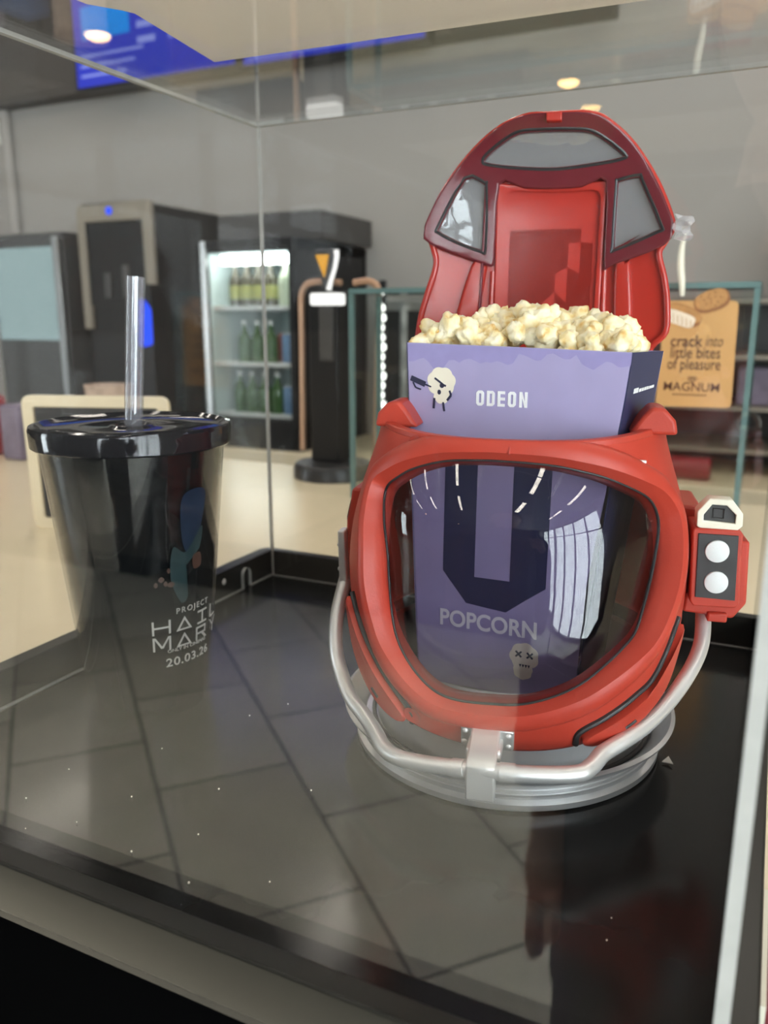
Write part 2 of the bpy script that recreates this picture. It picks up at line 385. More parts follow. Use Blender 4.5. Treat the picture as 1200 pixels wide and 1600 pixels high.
# glazed shopfronts
b = MB(); n = 6
for i in range(n+1):
    y = WR[1]+(WR[2]-WR[1])*i/n; b.box(X1+.02, X1+.10, y-.035, y+.035, WR[3], WR[4])
for z in (WR[3]+.03, WR[4]-.03, .95): b.box(X1+.02, X1+.10, WR[1], WR[2], z-.03, z+.03)
wr = struct(b.build('window_1', 'mull')); MB().box(X1+.055, X1+.065, WR[1], WR[2], WR[3], WR[4]).build('pane', 'glass', wr)
b = MB(); n = 1
for i in range(n+1):
    y = WL_[1]+(WL_[2]-WL_[1])*i/n; b.box(X0-.10, X0-.02, y-.035, y+.035, WL_[3], WL_[4])
for z in (WL_[3]+.03, WL_[4]-.03): b.box(X0-.10, X0-.02, WL_[1], WL_[2], z-.03, z+.03)
wf = struct(b.build('window_2', 'mull')); MB().box(X0-.065, X0-.055, WL_[1], WL_[2], WL_[3], WL_[4]).build('pane', 'glass', wf)
b = MB()
for x in (WF[1], (WF[1]+WF[2])/2, WF[2]): b.box(x-.035, x+.035, Y0-.10, Y0-.02, WF[3], WF[4])
for z in (WF[3]+.03, WF[4]-.03): b.box(WF[1], WF[2], Y0-.10, Y0-.02, z-.03, z+.03)
wg = struct(b.build('added_window', 'mull')); MB().box(WF[1], WF[2], Y0-.065, Y0-.055, WF[3], WF[4]).build('pane', 'glass', wg)  # far window added for more light on the hall floor
# dark bulkhead band above the bar wall
struct(MB().box(X0, -.62, Y1-.10, Y1, 1.265, CZ).build('trim_1', 'darkwall'))
# ceiling strip lamps
def strip(x, y, rz, L, label):
    t = thing('ceiling_light', (x, y, CZ), label, 'ceiling light', rz, 'strip lights on the ceiling')
    MB().box(-L/2, L/2, -.06, .06, -.05, 0).build('housing', 'mull', t)
    MB().box(-L/2+.02, L/2-.02, -.045, .045, -.058, -.05).build('diffuser', 'lamp', t)
for y in (-2.7, -1.0, .7):
    for x in (-4.2, -2.6, -1.0, .5, 1.8):
        strip(x, y, R(90), 1.2, 'white strip light on the dark ceiling, out of sight above the hall')
for x in (-3.2, -1.8, -.4, 1.0): strip(x, 1.55, R(90), 1.0, 'white strip light added to the dark ceiling, out of sight, to brighten the counter')  # extra row added to brighten the counter
for x in (-4.6, -3.0, -1.4, .2, 1.6): strip(x, 2.75, R(90), 1.0, 'white strip light on the dark ceiling, out of sight above the bar')
def added_spotlight(x, y):  # unseen lamps, added to brighten the hall floor
    t = thing('added_spotlight', (x, y, CZ), 'black cylinder spot lamp added on the dark ceiling, out of sight, to brighten the hall floor', 'ceiling light', 0, 'spot lamps added to brighten the hall floor')
    MB().lathe([(.07, -.20), (.075, -.20), (.075, 0), (.02, 0)], n=24).build('housing', 'mull', t)
    MB().lathe([(0, -.17), (.065, -.17)], n=24).build('lens', 'lamp', t)
    d = bpy.data.lights.new('bulb', 'SPOT'); d.energy = SPOT; d.color = (1.0, .93, .80); d.spot_size = R(62); d.spot_blend = .75; d.shadow_soft_size = .06
    o = bpy.data.objects.new('bulb', d); COL.objects.link(o); o.parent = t; o.location = (0, 0, -.22)
for x in (-1.75, -1.15, -.55): added_spotlight(x, -.95)
def downlight(x, y, z, label):
    t = thing('downlight', (x, y, z), label, 'ceiling light', 0, 'warm downlights')
    MB().lathe([(.085, 0), (.085, .03), (.012, .04), (.012, CZ-z)], n=24).build('housing', 'mull', t)
    MB().lathe([(0, -.03), (.045, -.026), (.072, -.012), (.08, 0)], n=24).build('bulb', 'warm', t)
downlight(-4.24, -4.11, 2.06, 'small warm downlight mirrored as an orange glow at top left')
downlight(-1.70, -6.52, 2.06, 'small warm downlight mirrored as a yellow glow above the red lid')

# ================================================================== counter, tray, case
cz = -.004
ct = thing('service_counter', (0, .7, FZ), 'long white quartz service counter carrying the display case', 'counter')
ct.location = (0, 0, 0)
MB().box(-3.2, 1.6, .26, 1.20, cz-.04, cz).build('worktop', 'counter', ct, .003)
MB().box(-3.1, 1.5, .34, 1.12, FZ, cz-.041).build('cabinet', 'fascia', ct)
MB().box(-.46, .5, .215, .2595, -.42, cz-.0005).build('front_panel', 'fascia', ct)
# black tray with a raised lip
TX0, TX1, TY0, TY1 = -.439, .0145, .1975, .648
tr = thing('display_tray', ((TX0+TX1)/2, (TY0+TY1)/2, cz), 'square gloss black tray with a raised lip under the clear case', 'tray')
ox, oy = -(TX0+TX1)/2, -(TY0+TY1)/2
b = MB(); b.box(TX0+ox, TX1+ox, TY0+oy, TY1+oy, 0, .004); b.build('tray_floor', 'base', tr)
def rrect(x0, x1, y0, y1, r, n=5):
    o = []
    for cx, cy, a0 in ((x1-r, y1-r, 0), (x0+r, y1-r, 90), (x0+r, y0+r, 180), (x1-r, y0+r, 270)):
        for k in range(n+1): a = R(a0+90*k/n); o.append((cx+r*math.cos(a), cy+r*math.sin(a)))
    return o
me = plate_mesh(rrect(TX0+ox, TX1+ox, TY0+oy, TY1+oy, .010), [rrect(-.4285+ox, .0065+ox, .2055+oy, .6405+oy, .0005, 2)], .0245, .0012, XY, .0042+.01225)
link('raised_lip', me, 'lip', tr)
MB().sphere((-.4283+ox, .5639+oy, .0147+.004), .0035, n=8, sc3=(.6, 1, 1)).build('screw', 'silver_hi', tr)
# clear acrylic cover, five sheets 4 mm thick
cv = thing('acrylic_cover', (-.211, .423, 0), 'clear five-sided acrylic display cover standing on the black tray', 'display case')
cx, cy = .211, -.423
def edge_mats(o, axis):
    me = o.data; me.materials.clear(); me.materials.append(M['acrylic']); me.materials.append(M['acrylic_edge'])
    for p in me.polygons: p.material_index = 0 if abs(p.normal[axis]) > .5 else 1
def sheet(name, x0, x1, y0, y1, z0, z1, axis):
    o = MB().box(x0+cx, x1+cx, y0+cy, y1+cy, z0, z1).build(name, 'acrylic', cv); edge_mats(o, axis); return o
CX0, CX1, CY0, CY1, CH = -.428, .006, .206, .640, .4045
sheet('front_sheet', CX0+.0042, CX1-.0042, CY0, CY0+.004, .0006, CH, 1)
sheet('back_sheet', CX0+.0042, CX1-.0042, CY1-.004, CY1, .0006, CH, 1)
sheet('right_sheet', CX1-.004, CX1, CY0, CY1, .0006, CH, 0)
sheet('top_sheet', CX0, CX1, CY0, CY1, CH+.0002, CH+.0042, 2)
ny, nh, nw = .5955, .0195, .006
out = [(CY0, .0006)]+[(ny-nw, .0006), (ny-nw, nh-nw)]+[(ny-nw*math.cos(a*math.pi/8), nh-nw+nw*math.sin(a*math.pi/8)) for a in range(1, 8)]+[(ny+nw, nh-nw), (ny+nw, .0006), (CY1, .0006), (CY1, CH), (CY0, CH)]
o = MB().poly([(p[0]+cy, p[1]) for p in out], YZ, CX0+cx, CX0+.004+cx).build('left_sheet', 'acrylic', cv); edge_mats(o, 0)
# board lying on the cover
bd = MB().poly([(-.3568, .487), (-.3431, .3962), (-.3462, .3895), (-.3568, .3742), (-.36, .34), (-.02, .34), (-.02, .502), (-.096, .4986)], XY, CH+.0045, CH+.0065).build('board', 'board')
tag(bd, 'off-white board lying on top of the clear display cover', 'board')

# ================================================================== helmet
HC = (-.129, .441, 0.0003)
hel = thing('helmet_popcorn_bucket', HC, 'red space helmet popcorn bucket with dark visor and open lid', 'popcorn bucket', R(12))
zt = [.028, .05, .08, .11, .13, .15, .18, .2]
at = [.0805, .087, .0905, .0925, .0915, .087, .0775, .073]
bt = [.0855, .094, .100, .102, .100, .095, .080, .070]
def hermite(xs, ys, x):
    if x <= xs[0]: return ys[0]+(ys[1]-ys[0])/(xs[1]-xs[0])*(x-xs[0])
    if x >= xs[-1]: return ys[-1]+(ys[-1]-ys[-2])/(xs[-1]-xs[-2])*(x-xs[-1])
    i = max(k for k in range(len(xs)-1) if xs[k] <= x)
    h = xs[i+1]-xs[i]; t = (x-xs[i])/h
    m = lambda k: (ys[min(k+1, len(ys)-1)]-ys[max(k-1, 0)])/(xs[min(k+1, len(xs)-1)]-xs[max(k-1, 0)])
    return (2*t**3-3*t*t+1)*ys[i]+(t**3-2*t*t+t)*h*m(i)+(-2*t**3+3*t*t)*ys[i+1]+(t**3-t*t)*h*m(i+1)
NS = 2/2.5
def S0(th, z, k=1.0, off=0.0):
    a = hermite(zt, at, z)*k+off; bb = hermite(zt, bt, z)*k+off
    if abs(th) > 90: bb = bb*.97
    s, c = math.sin(R(th)), math.cos(R(th))
    return Vector((.003+a*math.copysign(abs(s)**NS, s), -bb*math.copysign(abs(c)**NS, c), z))
def S(th, z, off=0.0):
    if not off: return S0(th, z)
    p = S0(th, z); e = .6
    u = S0(th+e, z)-S0(th-e, z); v = S0(th, z+.002)-S0(th, z-.002); nn = u.cross(v).normalized()
    return p+nn*off
OPENING = [(-49.0,.1604),(-41.0,.1679),(-31.5,.1734),(-18.7,.1778),(-6.8,.1792),(.1,.1792),(10.9,.1781),(20.0,.1760),(30.1,.1729),(41.8,.1677),(53.5,.1612),(59.8,.1538),(62.0,.1450),(59.4,.1312),(56.1,.1181),(51.3,.1055),(45.6,.0942),(38.3,.0875),(30.4,.0805),(20.0,.0708),(7.3,.0622),(-.4,.0595),(-9.8,.0593),(-17.0,.0626),(-25.5,.0721),(-33.7,.0854),(-38.2,.0994),(-41.2,.1142),(-43.1,.1299),(-47.3,.1463)]
op = smooth_loop([(a/100, z) for a, z in OPENING], 8)
def ztop(th): return .1865+.005*min(1, (abs(th)/70)**2)
def zbot(th): return .034+.026*min(1, (abs(th)/62)**1.6)
C0 = (.06, .118)
# outer rectangle in (theta/100, z), reached along the ray from the opening's centre
loops = []
def outer(p):
    dx, dz = p[0]-C0[0], p[1]-C0[1]
    best = 1e9
    for lim in (1.8-C0[0], -1.8-C0[0]):
        if dx*lim > 0: best = min(best, lim/dx)
    lo, hi = 0, best
    f = lambda t: (C0[1]+t*dz) - (ztop((C0[0]+t*dx)*100) if dz > 0 else zbot((C0[0]+t*dx)*100))
    if (f(best) > 0) if dz > 0 else (f(best) < 0):
        for _ in range(40):
            mid = (lo+hi)/2
            if (f(mid) > 0) if dz > 0 else (f(mid) < 0): hi = mid
            else: lo = mid
        best = hi
    return (C0[0]+best*dx, C0[1]+best*dz)
outs = [outer(p) for p in op]
# add the rectangle corners by spreading outs near the back evenly (back is out of sight)
K = len(op)
def bead(d):
    if d < .002: return -.004+.0065*(d/.002)
    if d < .0115: return .0025+.0012*math.sin(math.pi*(d-.002)/.0095)
    if d < .0135: return .0025*(1-(d-.0115)/.002)
    return 0.0
dists = [-.004, -.002, 0, .0006, .0013, .002, .0035, .0055, .0075, .0095, .0113, .0120, .0128, .0136, .017]
rows = []
shell = MB(); grid = []
for p, q in zip(op, outs):
    P = Vector(p); Q = Vector(q); L = (S(Q.x*100, Q.y)-S(P.x*100, P.y)).length
    dthdz = Q-P
    # metric length along the strip
    Lm = 0; last = S(P.x*100, P.y)
    for k in range(1, 13):
        c = S((P.x+dthdz.x*k/12)*100, P.y+dthdz.y*k/12); Lm += (c-last).length; last = c
    row = []
    ds = [d for d in dists if d < Lm*.9] ; ds += [None]*(len(dists)-len(ds))
    nxt = [d for d in ds if d is not None]
    for i, d in enumerate(ds):
        if d is None: d = nxt[-1]+(Lm*.97-nxt[-1])*(i-len(nxt)+1)/(len(ds)-len(nxt)+1)
        t = max(0, d)/Lm; q2 = P+dthdz*t
        o = -.012 if d <= -.004 else (-.007 if d < 0 else bead(d))
        row.append(S(q2.x*100, q2.y, o))
    d0 = max(d for d in ds if d is not None) if all(d is not None for d in ds) else Lm*.97
    for k in range(1, 11):
        t = (d0+(Lm-d0)*k/10)/Lm; q2 = P+dthdz*min(1, t); row.append(S(q2.x*100, q2.y, 0))
    grid.append(row)
W_ = len(grid[0]); vs = [v for row in grid for v in row]
fs = [(i*W_+j, ((i+1) % K)*W_+j, ((i+1) % K)*W_+j+1, i*W_+j+1) for i in range(K) for j in range(W_-1)]
shell.add(vs, fs, 0, True)
so = shell.build('shell', 'red', hel)
md = so.modifiers.new('wall', 'SOLIDIFY'); md.thickness = .0025; md.offset = -1
# top ledge ring round the popcorn opening
def ring_strip(fn_out, fn_in, n=120):
    vs = []; fs = []
    for i in range(n):
        th = -180+360*i/n
        vs += [fn_out(th, 0), fn_out(th, 1), fn_in(th, 1), fn_in(th, 0)]
    for i in range(n):
        j = (i+1) % n
        for k in range(4): fs.append((i*4+k, j*4+k, j*4+(k+1) % 4, i*4+(k+1) % 4))
    return vs, fs
vs, fs = ring_strip(lambda th, t: S0(th, ztop(th), 1.012)+Vector((0, 0, -.0025+.0035*t)), lambda th, t: S0(th, ztop(th), .94)+Vector((0, 0, -.0025+.0035*t)))
MB().add(vs, fs, 0, False).build('top_rim', 'red', hel, .0008)
# centre seam above the visor
b = MB(); b.tube([S(.2, .1792+.0012+.0006*i, .0004 if i > 8 else .0031) for i in range(12)], .0005, 8); b.build('seam', 'dark_red', hel)
# round dimples
def patch(name, th, z, r, m, off, parent=hel, ring=False):
    p = S(th, z); n_ = (S(th, z, .01)-p).normalized(); u = n_.cross(Vector((0, 0, 1))).normalized(); v = n_.cross(u)
    b = MB()
    pts = lambda rr, o: [p+n_*o+(math.cos(2*math.pi*k/24)*u+math.sin(2*math.pi*k/24)*v)*rr for k in range(24)]
    A = pts(r, off); B = pts(r*.75, off-.0006); C_ = pts(r*.3, off-.0012)
    b.add(A+B+C_, [(k, (k+1) % 24, 24+(k+1) % 24, 24+k) for k in range(24)]+[(24+k, 24+(k+1) % 24, 48+(k+1) % 24, 48+k) for k in range(24)]+[tuple(range(48, 72))], 0, True)
    return b.build(name, m, parent)
patch('dimple', -31.9, .1835, .0035, 'dark_red', .0012); patch('dimple', -23.4, .0487, .0050, 'dark_red', .0026)
patch('dimple', 40, .178, .0026, 'dark_red', .0012)
# side flaps with shaded-gap strips and slots
def surf_poly(name, pts, off0, off1, m, n=6, parent=hel, bev=.0012):
    lo = smooth_loop([(a/100, z) for a, z in pts], n); K2 = len(lo)
    c = Vector((sum(p.x for p in lo)/K2, sum(p.y for p in lo)/K2)); rr = (0, .35, .65, .85, .95, 1)
    vs = []; fs = []
    for p in lo:
        for k in rr:
            q = c+(p-c)*k; o = off1 if k < .97 else off1-.0012; vs.append(S(q.x*100, q.y, o))
        q = p; vs.append(S(q.x*100, q.y, off0))
    w = len(rr)+1
    for i in range(K2):
        j = (i+1) % K2
        for k in range(w-1): fs.append((i*w+k, j*w+k, j*w+k+1, i*w+k+1))
    return MB().add(vs, fs, 0, True).build(name, m, parent)
surf_poly('side_flap', [(-60, .098), (-46, .0775), (-36, .0625), (-29, .0520), (-26.5, .0465), (-29.5, .0420), (-37, .0450), (-46, .0545), (-58, .075)], -.002, .0040, 'red')
surf_poly('side_flap', [(66, .094), (52, .0700), (42, .0620), (31, .0535), (23.5, .0465), (25.5, .0415), (35, .0450), (47, .0530), (60, .068)], -.002, .0040, 'red')
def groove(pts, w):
    lo = smooth_loop(pts, 6, False); b = MB(); b.tube([S(p.x, p.y, .0002) for p in lo], w*.72, 8); return b.build('gap_shade', 'rubber_and_shade', hel)  # dark tube laid on the shell as the shade of the gap
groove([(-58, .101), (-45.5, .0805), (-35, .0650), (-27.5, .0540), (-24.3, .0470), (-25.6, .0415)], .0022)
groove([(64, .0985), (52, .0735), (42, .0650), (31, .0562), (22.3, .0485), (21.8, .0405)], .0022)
for pts in ([(-41.5, .0565), (-38.5, .0525)], [(38.0, .0505), (42.0, .0535)]):
    b = MB(); b.tube([S(pts[0][0]+(pts[1][0]-pts[0][0])*k/5, pts[0][1]+(pts[1][1]-pts[0][1])*k/5, .0040) for k in range(6)], .0009, 8); b.build('slot', 'rubber_and_shade', hel)
# visor
vz = MB(); vs = []; fs = []; NR = 16
cc = Vector((.05, .118))
for p in op:
    for k in range(NR+1):
        t = k/NR; q = cc+(p-cc)*(1.015*t); vs.append(S(q.x*100, q.y, -.0035+.0045*(1-t**3)-.0085*math.exp(-((q.y-.118)/.040)**2)))
for i in range(K):
    j = (i+1) % K
    for k in range(NR): fs.append((i*(NR+1)+k, j*(NR+1)+k, j*(NR+1)+k+1, i*(NR+1)+k+1))
vo = vz.add(vs, fs, 0, True).build('visor', 'visor', hel)
b = MB(); b.tube([S(p.x*100, p.y, -.0030-.0085*math.exp(-((p.y-.118)/.040)**2)) for p in op], .0007, 8, closed=True); b.build('visor_gasket', 'rubber_and_shade', hel)
# corner lugs beside the box
def lug(sx, mirror):
    pts = [(-.012, 0), (.011, 0), (.0095, .007), (.004, .013), (-.002, .0135), (-.006, .009), (-.010, .003)]
    if mirror: pts = [(-a, z) for a, z in pts][::-1]
    b = MB(); b.poly([(sx+a, .188+z) for a, z in pts], XZ, -.046, -.020)
    return b.build('lug', 'red', hel, .003, 3)
lug(-.0585, True); lug(.0705, False)
b = MB(); b.box(.062, .0665, -.0625, -.0605, .1765, .1780); b.build('catch', 'silver_hi', hel, .0004)
# neck and base ring
MB().lathe([(.0785, .012), (.0795, .020), (.0800, .058), (.0785, .060), (.0765, .058), (.0760, .0135)], .002, 0, 96).build('neck', 'silver', hel)
MB().lathe([(.030, .0), (.0880, .0), (.0895, .0012), (.0895, .0042), (.0880, .0052), (.0868, .0058), (.0872, .0085), (.0866, .0090), (.0878, .0115), (.0872, .0120), (.0965, .0205), (.0972, .0222), (.0950, .0232), (.0915, .0205), (.0840, .0125), (.030, .0120)], 0, 0, 128).build('base_ring', 'silver', hel)
b = MB(); b.tube([(.0812*math.cos(a)+.002, .0812*math.sin(a), .0140) for a in [2*math.pi*k/72 for k in range(72)]], .0013, 8, closed=True); b.build('neck_gasket', 'rubber_and_shade', hel)
# front clip
b = MB(); mpc = lambda a, z, d: (a, -.0905-d+(z-.042)*-.35, z)
b.poly([(-.0138, .0495), (-.003, .0484), (.002, .0486), (.0122, .0482), (.0118, .0352), (-.0142, .0356)], mpc, 0, .0030)
cl = b.build('clip_plate', 'silver', hel, .0010)
b = MB(); mpt = lambda a, z, d: (a, d, z)
prof = [(-.0935, .0500), (-.0975, .0478), (-.1020, .0450), (-.1085, .0432), (-.1130, .0420), (-.1165, .0395), (-.1170, .0340), (-.1160, .0215), (-.1138, .0210), (-.1085, .0330), (-.0935, .0400)]
n = len(prof)
vs = [(-.0085, y, z) for y, z in prof]+[(.0055, y, z) for y, z in prof]
b.add(vs, [tuple(range(n)), tuple(range(2*n-1, n-1, -1))]+[(i, i+n, (i+1) % n+n, (i+1) % n) for i in range(n)]); b.build('clip_tongue', 'silver_hi', hel, .0009)
b = MB(); b.box(-.0098, .0070, -.1065, -.0925, .0375, .0432); b.build('clip_saddle', 'silver_hi', hel, .0012)
for a, z in ((-.0116, .0462), (-.0123, .0392), (.0096, .0455), (.0095, .0386)):
    MB().sphere((a, -.0930+(z-.042)*-.35, z), .0016, n=8).build('rivet', 'silver_hi', cl)
# handle
HANDLE = [(-.0971,-.0040,.1200),(-.0963,-.0120,.0916),(-.0987,-.0220,.0727),(-.0967,-.0320,.0566),(-.0908,-.0420,.0455),(-.0812,-.0560,.0373),(-.0687,-.0700,.0334),(-.0600,-.0820,.0314),(-.0525,-.0930,.0292),(-.0412,-.1020,.0304),(-.0208,-.1090,.0334),(.0020,-.1130,.0365),(.0217,-.1120,.0367),(.0420,-.1070,.0370),(.0492,-.1000,.0382),(.0542,-.0920,.0408),(.0641,-.0820,.0437),(.0752,-.0690,.0469),(.0886,-.0500,.0539),(.0990,-.0340,.0639),(.1050,-.0200,.0733),(.1065,-.0080,.0855)]
hp = smooth_loop(HANDLE[1:], 8, False)
ha = MB(); ha.tube(hp, .0041, 16); hl = ha.build('handle', 'silver_hi', hel)
b = MB(); b.poly([(-.0997, .122), (-.0955, .122), (-.0940, .089), (-.0990, .089)], XZ, -.0165, -.0060); b.build('strap', 'silver_hi', hl, .0008)
MB().sphere((-.0998, -.0115, .1125), .0016, n=8).build('rivet', 'silver_hi', hl)
MB().sphere((-.0996, -.0115, .0975), .0016, n=8).build('rivet', 'silver_hi', hl)
def near(x): return min(range(len(hp)), key=lambda i: abs(hp[i].x-x)+(0 if hp[i].y < -.1 else 1))
for xa, xb in ((-.0160, -.0090), (.0070, .0150)):
    i0, i1 = near(xa), near(xb)
    P0, P1 = hp[i0], hp[i1]; q0 = P0+(P1-P0)*0; b = MB(); b.tube([P0, P1], .0046, 16); b.build('collar', 'silver_hi', hl)
# ear blocks
EL = [(-.0924,.1468),(-.0790,.1469),(-.0790,.0936),(-.0904,.0923),(-.1000,.0924),(-.0962,.1202),(-.0958,.1274),(-.0936,.1382)]
MB().poly(EL, XZ, -.010, .034).build('ear_block', 'red', hel, .0018)
MB().poly([(-.0950, .1390), (-.0925, .1390), (-.0940, .1205), (-.0975, .1205), (-.0975, .128)], XZ, -.004, .028).build('ear_pad', 'black', hel, .001)
MB().poly([(.078, .1473), (.0998, .1467), (.1010, .1433), (.1016, .1000), (.078, .1000)], XZ, -.014, .030).build('ear_block', 'red', hel, .0018)
# lamp pod on the right ear
PF = [(.0936,.1413),(.1149,.1411),(.1164,.1394),(.1178,.1030),(.1164,.1007),(.0962,.1003),(.0943,.1027),(.0926,.1399)]
pod = MB().poly(PF, XZ, -.040, -.012).build('lamp_pod', 'red', hel, .0013, 3)
MB().poly([(.0968,.1299),(.1235,.1312),(.1250,.0973),(.1190,.0885),(.0939,.0905)], XZ, -.0215, .012).build('pod_back', 'red', pod, .0013)
MB().box(.106, .116, -.024, -.012, .0868, .092).build('pod_catch', 'red', pod, .001)
MB().poly([(.0955,.1388),(.1142,.1386),(.1155,.1050),(.0966,.1056)], XZ, -.0408, -.0385).build('pod_panel', 'panel_black', pod, .0002)
for x, z in ((.1049, .1302), (.1058, .1141)):
    b = MB(); prof = [(0, .0017), (.0048, .0016), (.0056, .0012), (.0058, 0)]
    vs = []; fs = []; nn = 40
    for r, h in prof:
        for k in range(nn): vs.append((x+r*math.cos(2*math.pi*k/nn), -.0405-h, z+r*math.sin(2*math.pi*k/nn)))
    for i in range(3):
        for k in range(nn): fs.append((i*nn+k, i*nn+(k+1) % nn, (i+1)*nn+(k+1) % nn, (i+1)*nn+k))
    b.add(vs, fs, 0, True); b.build('lamp_disc', 'reflector', pod)
BO = [(.0951,.1425),(.0948,.1494),(.0999,.1559),(.1100,.1554),(.1150,.1492),(.1153,.1434),(.1134,.1414),(.0963,.1418)]
BI = [(.0970,.1444),(.0968,.1482),(.1007,.1540),(.1080,.1537),(.1129,.1489),(.1130,.1437)]
br = link('pod_bracket', plate_mesh(BO, [BI[::-1]], .010, .0006, XZ, -.034), 'cream', pod)
MB().poly(BI, XZ, -.0372, -.0300).build('bracket_panel', 'panel_black', br)
sq = [(.1018,.1512),(.1069,.1509),(.1070,.1463),(.1019,.1467)]
b = MB(); b.tube([Vector((a, -.0373, z)) for a, z in sq], .00045, 8, closed=True); b.build('bracket_button', 'rubber_and_shade', br)

# ---- open lid, standing up at the back
LID_OUT = [(-.0703,.2399),(-.0658,.2584),(-.0605,.2765),(-.0622,.2869),(-.0653,.2964),(-.0641,.3048),(-.0554,.3225),(-.0409,.3407),(-.0239,.3538),(-.0071,.3598),(.0081,.3603),(.0313,.3596),(.0437,.3544),(.0580,.3421),(.0713,.3235),(.0808,.3035),(.0825,.2955),(.0787,.2876),(.0762,.2810),(.0802,.2672),(.0828,.2532),(.0834,.2353),(.0758,.2260),(.0701,.2095),(.060,.185),(-.060,.185),(-.0720,.2090)]
WT = [(-.0320,.3377),(-.0294,.3417),(-.0194,.3485),(-.0099,.3526),(.0027,.3532),(.0224,.3526),(.0332,.3510),(.0443,.3449),(.0528,.3381),(.0520,.3356),(.0368,.3334),(.0121,.3317),(-.0119,.3332),(-.0290,.3355)]
WL = [(-.0430,.3285),(-.0305,.3258),(-.0293,.3231),(-.0290,.2865),(-.0322,.2845),(-.0474,.2901),(-.0590,.2962),(-.0591,.3001)]
WRt = [(.0496,.3243),(.0616,.3264),(.0640,.3228),(.0765,.2971),(.0745,.2935),(.0500,.2838),(.0487,.2867),(.0487,.3211)]
BAND = [(-.0631,.2905),(-.0661,.2975),(-.0645,.3041),(-.0554,.3214),(-.0404,.3395),(-.0235,.3527),(-.0071,.3587),(.0082,.3592),(.0313,.3582),(.0434,.3530),(.0573,.3411),(.0703,.3225),(.0797,.3028),(.0813,.2963),(.0780,.2872),(.0500,.2771),(.0455,.2790),(.0437,.3245),(.0280,.3228),(.0117,.3224),(-.0060,.3233),(-.0226,.3253),(-.0250,.2820),(-.0300,.2785)]
def grow(pl, d):
    n = len(pl); o = []
    c = (sum(p[0] for p in pl)/n, sum(p[1] for p in pl)/n)
    for p in pl:
        v = Vector((p[0]-c[0], p[1]-c[1])); o.append((p[0]+v.normalized().x*d, p[1]+v.normalized().y*d))
    return o
def bend(me):
    """cut into strips, then dish the lid so that its middle lies further back"""
    bm = bmesh.new(); bm.from_mesh(me)
    for i in range(-11, 13):
        bmesh.ops.bisect_plane(bm, geom=bm.verts[:]+bm.edges[:]+bm.faces[:], plane_co=(i*.0074, 0, 0), plane_no=(1, 0, 0))
    for i in range(0, 20):
        bmesh.ops.bisect_plane(bm, geom=bm.verts[:]+bm.edges[:]+bm.faces[:], plane_co=(0, 0, .19+i*.009), plane_no=(0, 0, 1))
    for v in bm.verts: v.co.y += dish(v.co.x, v.co.z)
    bmesh.ops.recalc_face_normals(bm, faces=bm.faces)
    for f in bm.faces: f.smooth = True
    bm.to_mesh(me); bm.free(); me.set_sharp_from_angle(angle=R(35)); return me
def dish(x, z): return .0005+.013*(1-min(1, ((x-.009)/.085)**2))*(1-min(1, max(0, (z-.30)/.062))**2) - .010*max(0, (z-.33)/.03)**2*.6
SM = lambda p, n=5: [tuple(q) for q in smooth_loop(p, n)]
lid = link('lid', bend(plate_mesh(SM(LID_OUT, 4), [grow(SM(WT), .001)[::-1], grow(SM(WL, 3), .001)[::-1], grow(SM(WRt, 3), .001)[::-1]], .004, .0008, XZ, .080)), 'red_lid', hel)
b = MB(); b.tube([(p[0], .0765+dish(p[0], p[1]), p[1]) for p in SM(LID_OUT, 4)], .0020, 10, closed=True); b.build('lid_edge', 'red_lid', lid)
link('window_surround', bend(plate_mesh(SM(BAND, 3), [SM(WT)[::-1], SM(WL, 3)[::-1], SM(WRt, 3)[::-1]], .0075, .0014, XZ, .0755, 3)), 'maroon', lid)
for wpl in (SM(WT), SM(WL, 3), SM(WRt, 3)):
    link('lid_window', bend(plate_mesh(grow(wpl, .0008), [], .0016, .0002, XZ, .0765)), 'win', lid)
    b = MB(); b.tube([(p[0], .0725+dish(p[0], p[1]), p[1]) for p in wpl], .0011, 8, closed=True); b.build('window_seal', 'black', lid)
PAN = [(-.0226,.3245),(.0110,.3215),(.0425,.3237),(.0424,.1900),(-.0221,.1900)]
PIN = [(-.0190,.3130),(-.0180,.3175),(-.0160,.3200),(-.0120,.3208),(.0118,.3196),(.0350,.3199),(.0385,.3188),(.0398,.3165),(.0404,.3125),(.0398,.1900),(-.0195,.1900)]
link('centre_panel', bend(plate_mesh(PAN, [PIN[::-1]], .0040, .0010, XZ, .0770, 3)), 'red_lid', lid)
link('centre_inset', bend(plate_mesh(grow(PIN, .0005), [], .0030, .0004, XZ, .0795, 3)), 'red_lid', lid)
for pl in ([(-.0364,.2751),(-.0319,.2747),(-.0310,.2704),(-.0385,.2300),(-.0480,.2300)], [(.0529,.2731),(.0563,.2738),(.0584,.2701),(.0625,.2200),(.0560,.2200)]):
    link('lid_rib', bend(plate_mesh(SM(pl, 3), [], .0070, .0022, XZ, .0770, 3)), 'red_lid', lid)
for x in (-.0245, .0447):
    b = MB(); b.tube([(x+(z-.28)*.02*(-1 if x < 0 else 1)*-1, .0765+dish(x, z), z) for z in [.19+.0092*k for k in range(10)]], .0016, 8); b.build('lid_rib', 'red_lid', lid)
MB().poly([(.0062,.3606),(.0153,.3605),(.0155,.3555),(.0064,.3556)], XZ, .0655, .0770).build('lid_tab', 'red_lid', lid, .0008)
MB().box(-.02, .03, .074, .092, .186, .200).build('hinge', 'red', lid, .003)

